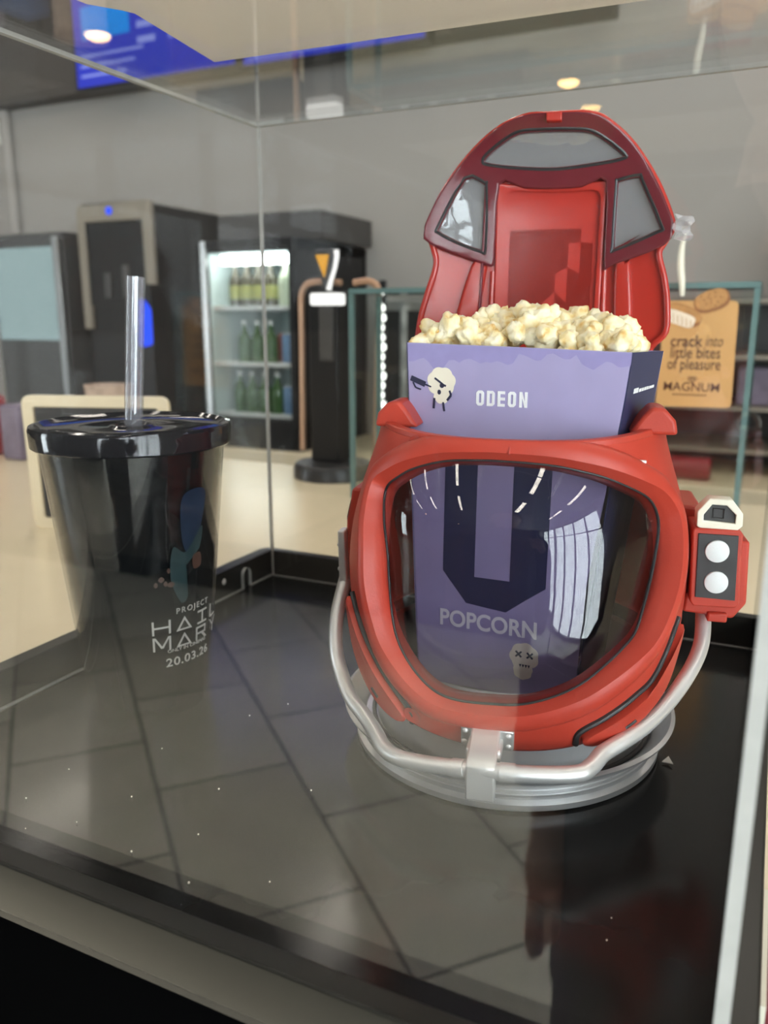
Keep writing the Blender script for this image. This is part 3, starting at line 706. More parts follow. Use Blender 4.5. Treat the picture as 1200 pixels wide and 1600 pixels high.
# ================================================================== popcorn box
box = thing('popcorn_box', HC, 'lavender and navy cardboard popcorn box standing in the red helmet', 'popcorn box', R(-1))
YF, YB = -.038, .030
FP = [(-.0498, .2307), (.0127, .2291), (.0681, .2274), (.0632, .1880), (.0523, .1082), (.0495, .0420), (-.0408, .0400), (-.0440, .1000), (-.0475, .1857)]
fp = MB(); fp.poly(FP, XZ, YF, YF+.0006)
for pl in ([(-.0261,.1700),(-.0077,.1714),(-.0081,.1060),(.0119,.1062),(.0122,.1711),(.0323,.1727),(.0316,.1049),(.0207,.0967),(.0103,.0885),(-.0125,.0904),(-.0265,.1074)],):
    fp.poly(pl, XZ, YF-.0002, YF, 1)
# torn-ink blotches along the top
random.seed(4)
top = [(-.049, .2302), (.0127, .2287), (.0674, .2270)]
lo = []
for i in range(41):
    x = .0672-.1155*i/40; lo.append((x, .2225-.0022*random.random()-.0012*math.sin(i*1.3)+(.0032 if 8 < i < 20 else 0)+(-.004 if i in (33, 34, 35) else 0)-(x-.0127)*.012))
fp.poly(top+lo, XZ, YF-.00012, YF, 2)
# cream popcorn puff, with navy strokes beside it, and a second puff low down
def puff(cx, cz_, r, seed):
    rnd = random.Random(seed); n = 72; o = []
    for i in range(n):
        a = 2*math.pi*i/n; o.append((cx+r*(1+.10*abs(math.sin(3.5*a+seed)))*math.cos(a), cz_+r*.98*(1+.10*abs(math.sin(3.5*a+seed)))*math.sin(a)))
    return o
def stroke(p, q, w):
    p, q = Vector(p), Vector(q); n_ = (q-p).normalized(); s = Vector((-n_.y, n_.x))*w
    return [tuple(p-s), tuple(q-s), tuple(q+s), tuple(p+s)]
def disc(c, r, n=16, sy=1): return [(c[0]+r*math.cos(2*math.pi*k/n), c[1]+r*sy*math.sin(2*math.pi*k/n)) for k in range(n)]
fp.poly(puff(-.0293, .2105, .0074, 1), XZ, YF-.0002, YF, 3); fp.poly(puff(-.0290, .2035, .0042, 2), XZ, YF-.00025, YF, 3)
for pl in (stroke((-.0468, .2122), (-.0385, .2090), .0014), stroke((-.0385, .2090), (-.0350, .2078), .0004), stroke((-.0330, .2125), (-.0285, .2095), .0005), disc((-.0288, .2087), .0013), stroke((-.0285, .2092), (-.0265, .2085), .0005), disc((-.0303, .2052), .0010, sy=1.3),
           stroke((-.0455, .2100), (-.0440, .2072), .0004), stroke((-.0440, .2072), (-.0410, .2063), .0004), stroke((-.0245, .2062), (-.0236, .2038), .0005), stroke((-.0236, .2038), (-.0258, .2010), .0006), stroke((-.0330, .2020), (-.0334, .1965), .0006), stroke((-.0280, .2000), (-.0273, .1952), .0005)):
    fp.poly(pl, XZ, YF-.00045, YF, 4)
fp.poly(puff(.0216, .0650, .0075, 3), XZ, YF-.0003, YF, 3); fp.poly(puff(.0212, .0570, .0050, 4), XZ, YF-.00035, YF, 3)
for cx_ in (.0185, .0248):
    for sgn in (1, -1): fp.poly(stroke((cx_-.0016, .0662-.0016*sgn), (cx_+.0016, .0662+.0016*sgn), .0005), XZ, YF-.00055, YF, 4)
for k in range(4): fp.poly([(.0190+.0016*k, .0606), (.0204+.0016*k, .0606), (.0197+.0016*k, .0588)], XZ, YF-.00055, YF, 4)
fpo = fp.build('front_panel', ['lav', 'navy', 'lav_dark', 'ink_cream', 'ink_navy'], box)
def tilt(x0, z0, ang, y): 
    ca, sa = math.cos(ang), math.sin(ang)
    return lambda a, b_, d: (x0+a*ca-b_*sa, y-d, z0+a*sa+b_*ca)
# condensed name on the front: each letter from strokes
def name_mesh():
    b = MB(); H = .0078; Wd = .0042; t = .00072; g = .0058
    mpn = lambda a, z, d: (-.0096+a, d, .1991+z)
    d0, d1 = YF-.0003, YF
    def bar(x, a0, a1, z0, z1): b.poly([(x+a0, z0), (x+a1, z0), (x+a1, z1), (x+a0, z1)], mpn, d0, d1)
    w2 = 2*t
    def letter_O(x):
        c = .0011; outr = [(c, 0), (Wd-c, 0), (Wd, c), (Wd, H-c), (Wd-c, H), (c, H), (0, H-c), (0, c)]
        inn = [(w2+.0003, w2), (Wd-w2-.0003, w2), (Wd-w2, w2+.0003), (Wd-w2, H-w2-.0003), (Wd-w2-.0003, H-w2), (w2+.0003, H-w2), (w2, H-w2-.0003), (w2, w2+.0003)]
        for i in range(8):
            j = (i+1) % 8; b.poly([(x+outr[i][0], outr[i][1]), (x+outr[j][0], outr[j][1]), (x+inn[j][0], inn[j][1]), (x+inn[i][0], inn[i][1])], mpn, d0, d1)
    letter_O(0)
    x = g; c = .0011
    bar(x, 0, w2, 0, H); bar(x, w2, Wd-c, 0, w2); bar(x, w2, Wd-c, H-w2, H); bar(x, Wd-w2, Wd, c, H-c)
    b.poly([(x+Wd-c, 0), (x+Wd, c), (x+Wd-w2, w2+.0003), (x+Wd-c, w2)], mpn, d0, d1); b.poly([(x+Wd-c, H-w2), (x+Wd-w2, H-w2-.0003), (x+Wd, H-c), (x+Wd-c, H)], mpn, d0, d1)
    x = 2*g; bar(x, 0, w2, 0, H)
    for z in (0, H/2-t, H-w2): bar(x, w2, Wd*.92, z, z+w2)
    letter_O(3*g-.0003)
    x = 4*g-.0001; bar(x, 0, w2, 0, H); bar(x, Wd-w2, Wd, 0, H); b.poly([(x+w2, H), (x+w2, H-.0028), (x+Wd-w2, 0), (x+Wd-w2, .0028)], mpn, d0, d1)
    return b
name_mesh().build('lettering', 'ink_white', fpo)
link('lettering', text_mesh('POPCORN', .0132, tilt(-.0276, .0757, R(.6), YF-.0003), bold=.0003, width=.0556), 'ink_white', fpo)
# sides and back
FT, FB = (.0681, .2274), (.0495, .0420)
BT, BB_ = (.0721, .2230), (.0510, .0420)
sd = MB(); vs = [(FT[0], YF, FT[1]), (BT[0], YB, BT[1]+.003), (BB_[0], YB, BB_[1]), (FB[0], YF, FB[1])]
vs2 = [(x-.0006, y, z) for x, y, z in vs]
sd.add(vs+vs2, [(0, 1, 2, 3), (7, 6, 5, 4), (0, 4, 5, 1), (1, 5, 6, 2), (2, 6, 7, 3), (3, 7, 4, 0)])
# small white print on the side
def onside(u, z, d):
    t = (z-.042)/(.2274-.042); xf = .0495+(.0681-.0495)*t; xb = .0510+(.0721-.0510)*t
    return (xf+(xb-xf)*u+d, YF+(YB-YF)*u, z)
for u0, u1, h in ((.20, .34, .0024), (.37, .44, .0016), (.46, .52, .0016), (.54, .60, .0016), (.62, .68, .0016), (.70, .78, .0014), (.80, .88, .0014)):
    sd.poly([(u0, .2070), (u1, .2070), (u1, .2070+h), (u0, .2070+h)], onside, .0001, .0003, 1)
sd.build('side_panel', ['navy', 'ink_white'], box)
vs = [(-.0498, YF, .2307), (-.054, YB, .2275), (-.044, YB, .0400), (-.0408, YF, .0400)]; vs2 = [(x+.0006, y, z) for x, y, z in vs]
MB().add(vs+vs2, [(0, 1, 2, 3), (7, 6, 5, 4), (0, 4, 5, 1), (1, 5, 6, 2), (2, 6, 7, 3), (3, 7, 4, 0)]).build('side_panel', 'navy', box)
MB().poly([(-.054, .2275), (.0721, .2260), (.0510, .0420), (-.044, .0400)], XZ, YB, YB+.0006).build('back_panel', 'lav', box)
MB().box(-.0405, .049, YF+.001, YB-.001, .0402, .0412).build('bottom_panel', 'lav', box)

# ---- popcorn
def corn_mesh(seed):
    rnd = random.Random(seed); bm = bmesh.new(); bmesh.ops.create_icosphere(bm, subdivisions=4, radius=1)
    lobes = []
    for i in range(rnd.randint(6, 9)):
        v = Vector((rnd.gauss(0, 1), rnd.gauss(0, 1), rnd.gauss(0, 1))).normalized()
        r = rnd.uniform(.38, .62); lobes.append((v*rnd.uniform(.7*r, r+.10), r))
    lobes.append((Vector((0, 0, 0)), .42))
    for v in bm.verts:
        d = v.co.normalized(); best = 0
        for c, r in lobes:
            dc = d.dot(c); disc_ = r*r-c.length_squared+dc*dc
            if disc_ > 0: best = max(best, dc+math.sqrt(disc_))
        best *= 1+.05*math.sin(9*d.x+seed)*math.sin(8*d.y+2*seed)+.03*math.sin(17*d.z+seed)
        best *= 1+.20*noise.noise(d*2.3+Vector((seed*7.1, 0, 0)))+.13*noise.noise(d*5.1+Vector((0, seed*3.7, 0)))
        v.co = d*best*.0094
    for f in bm.faces: f.smooth = True
    me = bpy.data.meshes.new('popcorn'); bm.to_mesh(me); bm.free(); me.materials.append(M['corn']); return me
corn = [corn_mesh(s) for s in range(8)]
Rb = Matrix.Rotation(R(-1), 3, 'Z')
rnd = random.Random(7)
protos = []
for s, me in enumerate(corn):
    protos.append(me)
spots = []
for j, y in enumerate([-.0275, -.0190, -.0105, -.0005, .0095, .0195]):
    n = 9 if j % 2 == 0 else 8
    for i in range(n):
        x = -.0425+.1025*(i+(.5 if n == 8 else 0))/8.0
        u = (x-.011)/.055; crest = .0085*(1-abs(u)**2.2)*(.25+.75*min(1, j/2))+.0030*math.sin(i*1.7+j)
        spots.append((x+rnd.uniform(-.0015, .0015), y+rnd.uniform(-.001, .002), .2275-(x-.009)*.022+crest+(.0025 if j == 0 else .003)))
for i, (x, z) in enumerate([(-.022, .2450), (-.012, .2462), (-.001, .2440), (.008, .2455), (.019, .2440), (.030, .2445), (.040, .2415), (-.033, .2400)]):
    spots.append((x, .0+rnd.uniform(-.008, .012), z-.003))
base_o = None
for i, (x, y, z) in enumerate(spots):
    if i < len(corn):
        o = bpy.data.objects.new('popcorn', corn[i])
    else:
        o = bpy.data.objects.new('popcorn', corn[rnd.randrange(len(corn))])
    COL.objects.link(o)
    p = Rb @ Vector((x, y, z)); o.location = (HC[0]+p.x, HC[1]+p.y, HC[2]+p.z)
    o.rotation_euler = (rnd.uniform(0, 6.28), rnd.uniform(0, 6.28), rnd.uniform(0, 6.28)); s = rnd.uniform(.82, 1.08); o.scale = (s, s, s)
    tag(o, 'cream popped popcorn piece heaped at the top of the lavender box', 'popcorn', 'popcorn in the box')
# the packed corn below, nobody could count it
b = MB(); nx, ny_ = 26, 16; vs = []; fs = []
for j in range(ny_+1):
    for i in range(nx+1):
        x = -.0450+.1080*i/nx; y = YF+.0020+(YB-YF-.004)*j/ny_
        vs.append((x, y, .2190+.0030*math.sin(i*1.5+j*.7)*math.cos(j*1.9)-(x-.009)*.022))
for j in range(ny_):
    for i in range(nx): fs.append((j*(nx+1)+i, j*(nx+1)+i+1, (j+1)*(nx+1)+i+1, (j+1)*(nx+1)+i))
rim = [i for i in range(nx+1)]+[j*(nx+1)+nx for j in range(1, ny_+1)]+[ny_*(nx+1)+i for i in range(nx-1, -1, -1)]+[j*(nx+1) for j in range(ny_-1, 0, -1)]
o_ = len(vs); vs += [(vs[i][0]*.97, vs[i][1]*.97, .190) for i in rim]; nr = len(rim)
fs += [(rim[k], rim[(k+1) % nr], o_+(k+1) % nr, o_+k) for k in range(nr)]+[tuple(range(o_, o_+nr))]
b.add(vs, fs, 0, False)
hp_ = b.build('packed_popcorn', 'corn'); hp_.location = HC; hp_.rotation_euler = (0, 0, R(-1))
tag(hp_, 'packed popcorn filling the lavender box under the loose top pieces', 'popcorn', None, 'stuff')

# ================================================================== tumbler
TC = (-.3545, .3835, .0003)
cup = thing('tumbler', TC, 'tall black plastic tumbler with a flat lid on the black tray', 'tumbler')
def rc(z): return .0383+(.0560-.0383)*z/.178
MB().lathe([(.0, .0), (.0365, .0), (.0383, .0018), (rc(.178), .178), (rc(.178)-.0012, .178), (.0368, .0030), (0, .0030)], n=96).build('outer_wall', 'cup_out', cup)
MB().lathe([(0, .0045), (.0360, .0045), (rc(.0055)-.0022, .0060), (rc(.176)-.0022, .176), (rc(.176)-.0035, .176), (.0345, .0075), (0, .0075)], n=96).build('liner', 'cup_in', cup)
ld = MB().lathe([(rc(.178)-.0015, .1680), (rc(.178)+.0022, .1680), (.0594, .1690), (.0600, .1790), (.0592, .1812), (.0560, .1820), (.0535, .1800), (.0520, .1790), (.0145, .1790), (.0130, .1800), (.0110, .1800), (.0095, .1785), (0, .1785)], n=96).build('lid', 'lid_black', cup)
b = MB(); b.box(-.0645, -.0585, -.004, .004, .1735, .1765); b.build('lid_tab', 'lid_black', cup, .001)
def onc(th0, z0, off, rise=0):
    def f(a, b_, d):
        z = z0+b_; r = rc(z)+off+d; th = R(th0)+a/.0435
        return (r*math.sin(th), -r*math.cos(th), z)
    return f
pr = MB()
mm = text_mesh('PROJECT', .0052, onc(66, .0692, .0001), bold=.00003, spacing=1.35, width=.0250)
parts = [mm, text_mesh('ONLY IN CINEMAS', .0030, onc(58, .0445, .0001), width=.0300), text_mesh('20.03.26', .0078, onc(56.5, .0352, .0001), bold=.00008, spacing=1.1, width=.0345)]
pr = merge(parts)
def cb(x, z, quad):
    """thick strokes of the wide title letters, laid on the wall"""
    f = onc(0, 0, .0001)
    for pl in quad:
        # subdivide long strokes so they follow the curve
        pr.poly([(x+a, z+c) for a, c in pl], f, 0, .0002)
def rect(a0, a1, c0, c1):
    n_ = max(1, int((a1-a0)/.002)); return [[(a0+(a1-a0)*k/n_, c0), (a0+(a1-a0)*(k+1)/n_, c0), (a0+(a1-a0)*(k+1)/n_, c1), (a0+(a1-a0)*k/n_, c1)] for k in range(n_)]
hh, ww, t_ = .0090, .0110, .0012
def tri(): 
    A, B, C_ = Vector((0, 0)), Vector((ww, 0)), Vector((ww/2, hh)); G = (A+B+C_)/3; o = []
    for P, Q in ((A, B), (B, C_), (C_, A)):
        o.append([tuple(P), tuple(Q), tuple(G+(Q-G)*.62), tuple(G+(P-G)*.62)])
    return o
let = {'H': rect(0, t_, 0, hh)+rect(ww-t_, ww, 0, hh)+rect(t_, ww-t_, hh/2-t_/2, hh/2+t_/2), 'A': tri(),
       'I': rect(ww*.1, ww*.9, 0, t_)+rect(ww*.1, ww*.9, hh-t_, hh)+rect(ww/2-t_/2, ww/2+t_/2, t_, hh-t_), 'L': rect(0, t_, 0, hh)+rect(t_, ww*.8, 0, t_),
       'M': rect(0, t_, 0, hh)+rect(ww-t_, ww, 0, hh)+[[(t_*.4, hh), (t_*1.4, hh), (ww/2+t_*.3, hh*.25), (ww/2-t_*.5, hh*.15)], [(ww-t_*.4, hh), (ww-t_*1.4, hh), (ww/2-t_*.3, hh*.25), (ww/2+t_*.5, hh*.15)]],
       'R': rect(0, t_, 0, hh)+rect(t_, ww*.85, hh-t_, hh)+rect(ww*.85-t_, ww*.85, hh*.45, hh)+rect(t_, ww*.85, hh*.42, hh*.42+t_)+[[(ww*.45, hh*.42), (ww*.65, hh*.42), (ww, 0), (ww*.78, 0)]],
       'Y': rect(ww/2-t_/2, ww/2+t_/2, 0, hh*.5)+[[(0, hh), (t_, hh), (ww/2+t_/2, hh*.5), (ww/2-t_/2, hh*.45)], [(ww-t_, hh), (ww, hh), (ww/2+t_/2, hh*.45), (ww/2-t_/2, hh*.5)]]}
for row, zz in (('HAIL', .0575), ('MARY', .0468)):
    for k, ch in enumerate(row): cb(R(46.5)*.0435+.0145*k, zz, let[ch])
pr.build('lettering', 'ink_grey', cup)
# abstract picture patches on the wall
def patchc(pts, m, off):
    lo = smooth_loop(pts, 6); b = MB(); c = Vector((sum(p.x for p in lo)/len(lo), sum(p.y for p in lo)/len(lo))); vs = []; fs = []
    def P(q): r = rc(q.y)+off; return (r*math.sin(R(q.x)), -r*math.cos(R(q.x)), q.y)
    for p in lo:
        for k in (0, .33, .66, 1): vs.append(P(c+(p-c)*k))
    n_ = len(lo)
    for i in range(n_):
        j = (i+1) % n_
        for k in range(3): fs.append((i*4+k, j*4+k, j*4+k+1, i*4+k+1))
    return b.add(vs, fs, 0, True).build('picture', m, cup)
patchc([(72, .143), (90, .144), (88, .125), (82, .112), (74, .108), (70, .122)], 'art_blue', .00012)
patchc([(64, .112), (74, .108), (88, .122), (86, .108), (76, .104), (72, .092), (76, .080), (70, .076), (62, .092)], 'art_teal', .00018)
patchc([(80, .104), (87, .105), (88, .097), (81, .096)], 'art_warm', .0002)
for a, z, w_ in ((55, .093, 2.2), (58, .090, 1.5), (60.5, .098, 1.2), (62, .089, 3), (51, .090, 1.5)):
    patchc([(a-w_, z), (a, z+.0018), (a+w_, z), (a, z-.0018)], 'art_warm', .0002)
# straw, leaning
st = MB(); 
S1 = Vector((-.3520, .3820, .1795)); S2 = Vector((-.3475, .3875, .2675))
ro = MB(); pts = [S1+(S2-S1)*k/6 for k in range(7)]
ro.tube(pts, .0056, 24, cap=False); ro.tube(pts[::-1], .0047, 24, cap=False); so_ = ro.build('drinking_straw', 'straw')
tag(so_, 'clear plastic straw standing in the black tumbler lid', 'straw')

# crumbs and a paper scrap on the tray
b = MB(); rnd = random.Random(3)
for (x, y) in [(-.2905,.2559),(-.23,.2739),(-.0395,.3023),(-.0389,.2888),(-.2815,.2847),(-.3315,.2903),(-.3091,.2413),(-.2448,.3101),(-.2774,.3855),(-.264,.4093),(-.2119,.2441),(-.33,.26),(-.25,.25),(-.18,.26),(-.20,.33),(-.30,.33)]:
    b.sphere((x, y, .0009), rnd.uniform(.0002, .00055), n=4)
tag(b.build('crumbs', 'paper'), 'tiny pale crumbs scattered on the black tray', 'crumbs', None, 'stuff')
b = MB(); b.poly([(0, 0), (.006, -.001), (.003, .005)], XY, 0, .0006); sp = b.build('paper_scrap', 'paper'); sp.location = (-.0364, .4391, .0009); sp.rotation_euler = (R(12), R(-8), 0)
tag(sp, 'tiny pale paper scrap beside the silver base ring', 'paper scrap')
# crinkled tape on the lid edge and hanging tag behind
b = MB(); vs = [(.0005*math.sin(i*2.1+j*1.3), .003*j, .0045*i-.006+.001*math.sin(j*2)) for i in range(5) for j in range(4)]
vs = []
for i in range(6):
    for j in range(3): vs.append((.005*j+.0015*math.sin(i*1.9), .0015*math.sin(i*2.3+j*1.7), .0028*i+.001*math.cos(j*2.0)))
fs = [(i*3+j, i*3+j+1, (i+1)*3+j+1, (i+1)*3+j) for i in range(5) for j in range(2)]
b.add(vs, fs, 0, False); tp = b.build('tape_strip', 'tape'); p = Matrix.Rotation(R(12), 3, 'Z') @ Vector((.0830, .0735, .2885)); tp.location = (HC[0]+p.x, HC[1]+p.y, p.z)
tp.modifiers.new('t', 'SOLIDIFY').thickness = .0003
tag(tp, 'crinkled clear tape stuck to the right edge of the red lid', 'tape')

# ================================================================== second glass case on the counter
gc = thing('glass_display_case', (-.28, 1.045, cz), 'green-edged glass display case standing behind the acrylic cover', 'display case')
gx0, gx1, gy0, gy1, gh = -.250, .2555, -.045, .045, .2875
def gsheet(name, x0, x1, y0, y1, z0, z1, axis):
    o = MB().box(x0, x1, y0, y1, z0, z1).build(name, 'glass', gc); me = o.data; me.materials.clear(); me.materials.append(M['glass']); me.materials.append(M['glass_edge'])
    for p in me.polygons: p.material_index = 0 if abs(p.normal[axis]) > .5 else 1
gsheet('front_pane', gx0, gx1, gy0, gy0+.006, 0, gh-.007, 1)
gsheet('back_pane', gx0, gx1, gy1-.006, gy1, 0, gh-.007, 1)
gsheet('side_pane', gx0, gx0+.006, gy0+.0065, gy1-.0065, 0, gh-.007, 0); gsheet('side_pane', gx1-.006, gx1, gy0+.0065, gy1-.0065, 0, gh-.007, 0)
gsheet('top_pane', gx0, gx1, gy0, gy1, gh-.0065, gh, 2)
for x in (gx0+.003, gx1-.003):
    for y in (gy0+.003, gy1-.003): b = MB(); b.box(x-.0031, x+.0031, y-.0031, y+.0031, 0, gh-.007); b.build('corner_joint', 'glass_edge', gc)
# tan advert sign stuck on its front
sg = thing('advert_sign', (-.083, .9975, .146), 'tan card sign with chocolate bites and brown lettering on the glass case', 'sign')
sx, sz = .083, -.146
def rp(pl): return [(a+sx, z+sz) for a, z in pl]
outl = []
SG = [(-.1220,.2639),(-.0449,.2631),(-.0425,.1462),(-.1240,.1448)]
def rounded(pl, r, n=5):
    o = []; N = len(pl)
    for i in range(N):
        p = Vector(pl[i]); a = (Vector(pl[i-1])-p).normalized(); c = (Vector(pl[(i+1) % N])-p).normalized()
        s, e = p+a*r, p+c*r
        for k in range(n+1):
            t = k/n; o.append(tuple((1-t)**2*s+2*t*(1-t)*p+t*t*e))
    return o
MB().poly(rp(rounded(SG, .006)), XZ, -.0008, .0012).build('card', 'sign', sg)
YS = -.0010
tl = lambda x, z, a=0: tilt(x+sx, z+sz, a, YS)
pt = [text_mesh('crack', .0180, tl(-.1127, .2135), bold=.00028, width=.0345), text_mesh('into', .0180, tl(-.0755, .2137), shear=.25, width=.0185),
      text_mesh('little bites', .0180, tl(-.1117, .2006), bold=.0001, width=.0530), text_mesh('of pleasure', .0180, tl(-.1142, .1878), bold=.0001, width=.0568), text_mesh('MAGNUM', .0140, tl(-.1165, .1635), bold=.00012, width=.0600)]
tb = merge(pt)
for k in range(11): tb.poly([(-.1060+sx+.0034*k, .1583+sz), (-.1037+sx+.0034*k, .1583+sz), (-.1037+sx+.0034*k, .1600+sz), (-.1060+sx+.0034*k, .1600+sz)], XZ, YS-.0001, YS)
def heart(k): return [((16*math.sin(t)**3)*k, (13*math.cos(t)-5*math.cos(2*t)-2*math.cos(3*t)-math.cos(4*t))*k) for t in [2*math.pi*i/32 for i in range(32)]]
for k in (.00030, .00017): tb.tube([(-.0860+sx+a, YS, .1768+sz+c*.8) for a, c in heart(k)], .00040, 6, closed=True)
tb.build('lettering', 'ink_brown', sg)
b = MB(); bl = lambda c, rx, rz, rot, n=40, e=2.6: [(c[0]+sx+(rx*math.copysign(abs(math.cos(t))**(2/e), math.cos(t)))*math.cos(rot)-(rz*math.copysign(abs(math.sin(t))**(2/e), math.sin(t)))*math.sin(rot), c[1]+sz+(rx*math.copysign(abs(math.cos(t))**(2/e), math.cos(t)))*math.sin(rot)+(rz*math.copysign(abs(math.sin(t))**(2/e), math.sin(t)))*math.cos(rot)) for t in [2*math.pi*i/n for i in range(n)]]
b.poly(bl((-.0725, .2632), .0190, .0118, .32), XZ, -.0013, -.0008, 1); b.poly(bl((-.0735, .2650), .0170, .0098, .32), XZ, -.0016, -.0008, 0)
for k in range(12):
    b.poly(disc((-.0735+.013*math.cos(k*2.4)*math.sqrt(k/12)+sx, .2650+.008*math.sin(k*2.4)*math.sqrt(k/12)+sz), .0011, 10), XZ, -.0018, -.0008, 1)
b.poly(bl((-.1010, .2480), .0205, .0105, -.38), XZ, -.0022, -.0008, 1); b.poly(bl((-.1000, .2500), .0195, .0075, -.36), XZ, -.0025, -.0008, 0)
b.poly(bl((-.1045, .2442), .0165, .0072, -.34, e=4), XZ, -.0028, -.0008, 2)
for k in range(6): c_ = (-.1170+.0048*k, .2485-.0018*k); b.poly(stroke((c_[0]+sx, c_[1]+sz+.003), (c_[0]+sx+.001, c_[1]+sz-.006), .0004), XZ, -.0030, -.0008, 0)
b.build('printed_bites', ['choc', 'choc_dark', 'icecream'], sg)
# white hanging tag
b = MB(); pts = smooth_loop([(.006, .270), (.002, .262), (0, .250), (.0005, .232), (.003, .215), (.0045, .200)], 6, False)
b.tube([(p[0], 0, p[1]) for p in pts], [.0008 if i < 5 else .0032*math.sin(math.pi*(i-3)/(len(pts)-1)*.95)+.0006 for i in range(len(pts))], 8); hg = b.build('hanging_tag', 'cream')
hg.location = (-.108, .990, .0685); tag(hg, 'slim white plastic tag hanging in front of the glass case right of the lid', 'tag')

# ================================================================== beer font
bf = thing('beer_tap', (-.632, 1.135, cz), 'black beer tap with two copper tubes and lit badge on round foot', 'beer tap')
MB().lathe([(.064, 0), (.064, .018), (.060, .024), (.03, .026), (0, .026)], n=48).build('foot', 'black', bf, .001)
MB().box(-.030, .022, -.020, .030, .026, .290).build('column', 'machine', bf, .004)
cop = smooth_loop([(.018, 0, .302), (-.030, 0, .304), (-.047, 0, .296), (-.0530, 0, .278), (-.0535, 0, .22), (-.0560, 0, .04)], 6, False)
MB().tube([tuple(p) for p in cop], .0052, 12).build('copper_tube', 'copper', bf)
cop = smooth_loop([(.035, .01, .302), (.060, .01, .304), (.074, .01, .296), (.0765, .01, .278), (.076, .01, .22), (.070, .01, .022)], 6, False)
MB().tube([tuple(p) for p in cop], .0052, 12).build('copper_tube', 'copper', bf)
MB().box(-.0085, .0155, -.024, -.0205, .185, .266).build('badge_panel', 'machine_grey', bf, .001)
MB().poly(rounded([(-.020, .268), (.0315, .268), (.0315, .2865), (-.020, .2865)], .005), XZ, -.030, -.012).build('lit_label', 'white_lit', bf)
MB().poly([(-.014, .350), (.022, .350), (.006, .290), (-.002, .290)], XZ, -.022, -.010).build('badge', 'black', bf, .002)
MB().poly([(-.0125, .342), (.0095, .342), (.0020, .309)], XZ, -.0245, -.0221).build('amber_emblem', 'amber', bf)
MB().tube([(.0245, -.026, .347), (.026, -.027, .339), (.0225, -.027, .322), (.0155, -.026, .306), (.010, -.025, .291)], [.0042, .0036, .0030, .0032, .0042], 10).build('tap_lever', 'white_lit', bf)

# framed menu stand behind the tumbler
ms = thing('menu_stand', (-.715, .715, cz), 'cream framed menu stand on the white counter behind the tumbler', 'menu stand', R(18))
link('frame', plate_mesh(rounded([(-.088, .000), (.088, .000), (.090, .160), (-.090, .160)], .012), [rounded([(-.076, .012), (.076, .012), (.078, .148), (-.078, .148)], .004)[::-1]], .008, .0008, XZ, 0), 'counter', ms)
MB().poly([(-.077, .011), (.077, .011), (.079, .149), (-.079, .149)], XZ, .0005, .003).build('card', 'panel_black', ms)

# ================================================================== behind the bar
bz = -.245
bc = thing('back_counter', (-2.0, 2.9, FZ), 'pale back counter with dark cabinets along the bar wall', 'counter')
MB().box(-2.9, 3.4, -.32, .28, bz-FZ-.06, bz-FZ).build('worktop', 'counter', bc, .004)
MB().box(-2.8, 3.3, -.24, .26, 0, bz-FZ-.061).build('cabinet', 'cabwood', bc)
for i in range(9): MB().box(-2.72+.66*i, -2.1+.66*i, -.262, -.242, .08, bz-FZ-.10).build('cabinet_door', 'cabwood', bc, .003)
# drinks fridge
fr = thing('drinks_fridge', (-1.805, 2.895, bz), 'black drinks fridge with a lit glass door full of bottles', 'fridge')
fx0, fx1, fy0, fy1, fh = -.205, .205, -.295, .285, .775
b = MB(); b.box(fx0, fx0+.012, fy0+.02, fy1, 0, fh); b.box(fx1-.03, fx1, fy0+.02, fy1, 0, fh); b.box(fx0, fx1, fy0+.02, fy1, fh-.04, fh); b.box(fx0, fx1, fy0+.02, fy1, 0, .115); b.box(fx0, fx1, fy1-.03, fy1, .1, fh)
b.build('body', 'machine', fr)
b = MB(); b.box(fx0+.013, fx0+.018, fy0+.03, fy1-.035, .12, fh-.045); b.box(fx1-.036, fx1-.031, fy0+.03, fy1-.035, .12, fh-.045); b.box(fx0+.0185, fx1-.031, fy1-.036, fy1-.031, .12, fh-.045); b.box(fx0+.0185, fx1-.031, fy0+.03, fy1-.035, fh-.045, fh-.041); b.build('liner', 'fridge_in', fr)
for z in (.120, .315, .525): MB().box(fx0+.019, fx1-.037, fy0+.04, fy1-.04, z, z+.014).build('shelf', 'label_w', fr)
MB().box(fx0+.07, fx1-.05, fy0+.03, fy0+.055, fh-.085, fh-.052).build('tube_light', 'fridge_lamp', fr)
dr = MB(); dr.box(fx0, fx1, fy0+.010, fy0+.016, .10, fh-.005); dro = dr.build('door', 'glass', fr)
b = MB(); b.box(fx1-.022, fx1, fy0, fy0+.009, .09, fh); b.box(fx0+.024, fx1-.022, fy0, fy0+.009, fh-.03, fh); b.box(fx0+.024, fx1-.022, fy0, fy0+.009, .09, .115); b.build('door_frame', 'machine', dro)
MB().box(fx0, fx0+.0238, fy0, fy0+.009, .09, fh).build('door_handle', 'steel', dro)
FO = Vector((-1.805, 2.895, bz))
def bottle(m, lab, h, r):
    t = thing('bottle', (0, 0, 0), '', 'bottle')
    MB().lathe([(0, 0), (r, 0), (r, h*.55), (r*.85, h*.64), (r*.36, h*.78), (r*.36, h*.97), (r*.42, h), (0, h)], n=20).build('glass_body', m, t)
    MB().lathe([(r*1.02, h*.16), (r*1.02, h*.46)], n=20).build('paper_label', lab, t)
    MB().lathe([(r*.42, h*.90), (r*.44, h*1.01), (0, h*1.02)], n=16).build('cap', 'label_w', t)
    return t
def can(m):
    t = thing('can', (0, 0, 0), '', 'can'); MB().lathe([(0, 0), (.026, 0), (.030, .006), (.030, .098), (.026, .106), (0, .106)], n=20).build('can_body', m, t)
    MB().lathe([(.0265, .1062), (.025, .109), (0, .1085)], n=20).build('can_top', 'label_w', t); return t
protos_used = {}
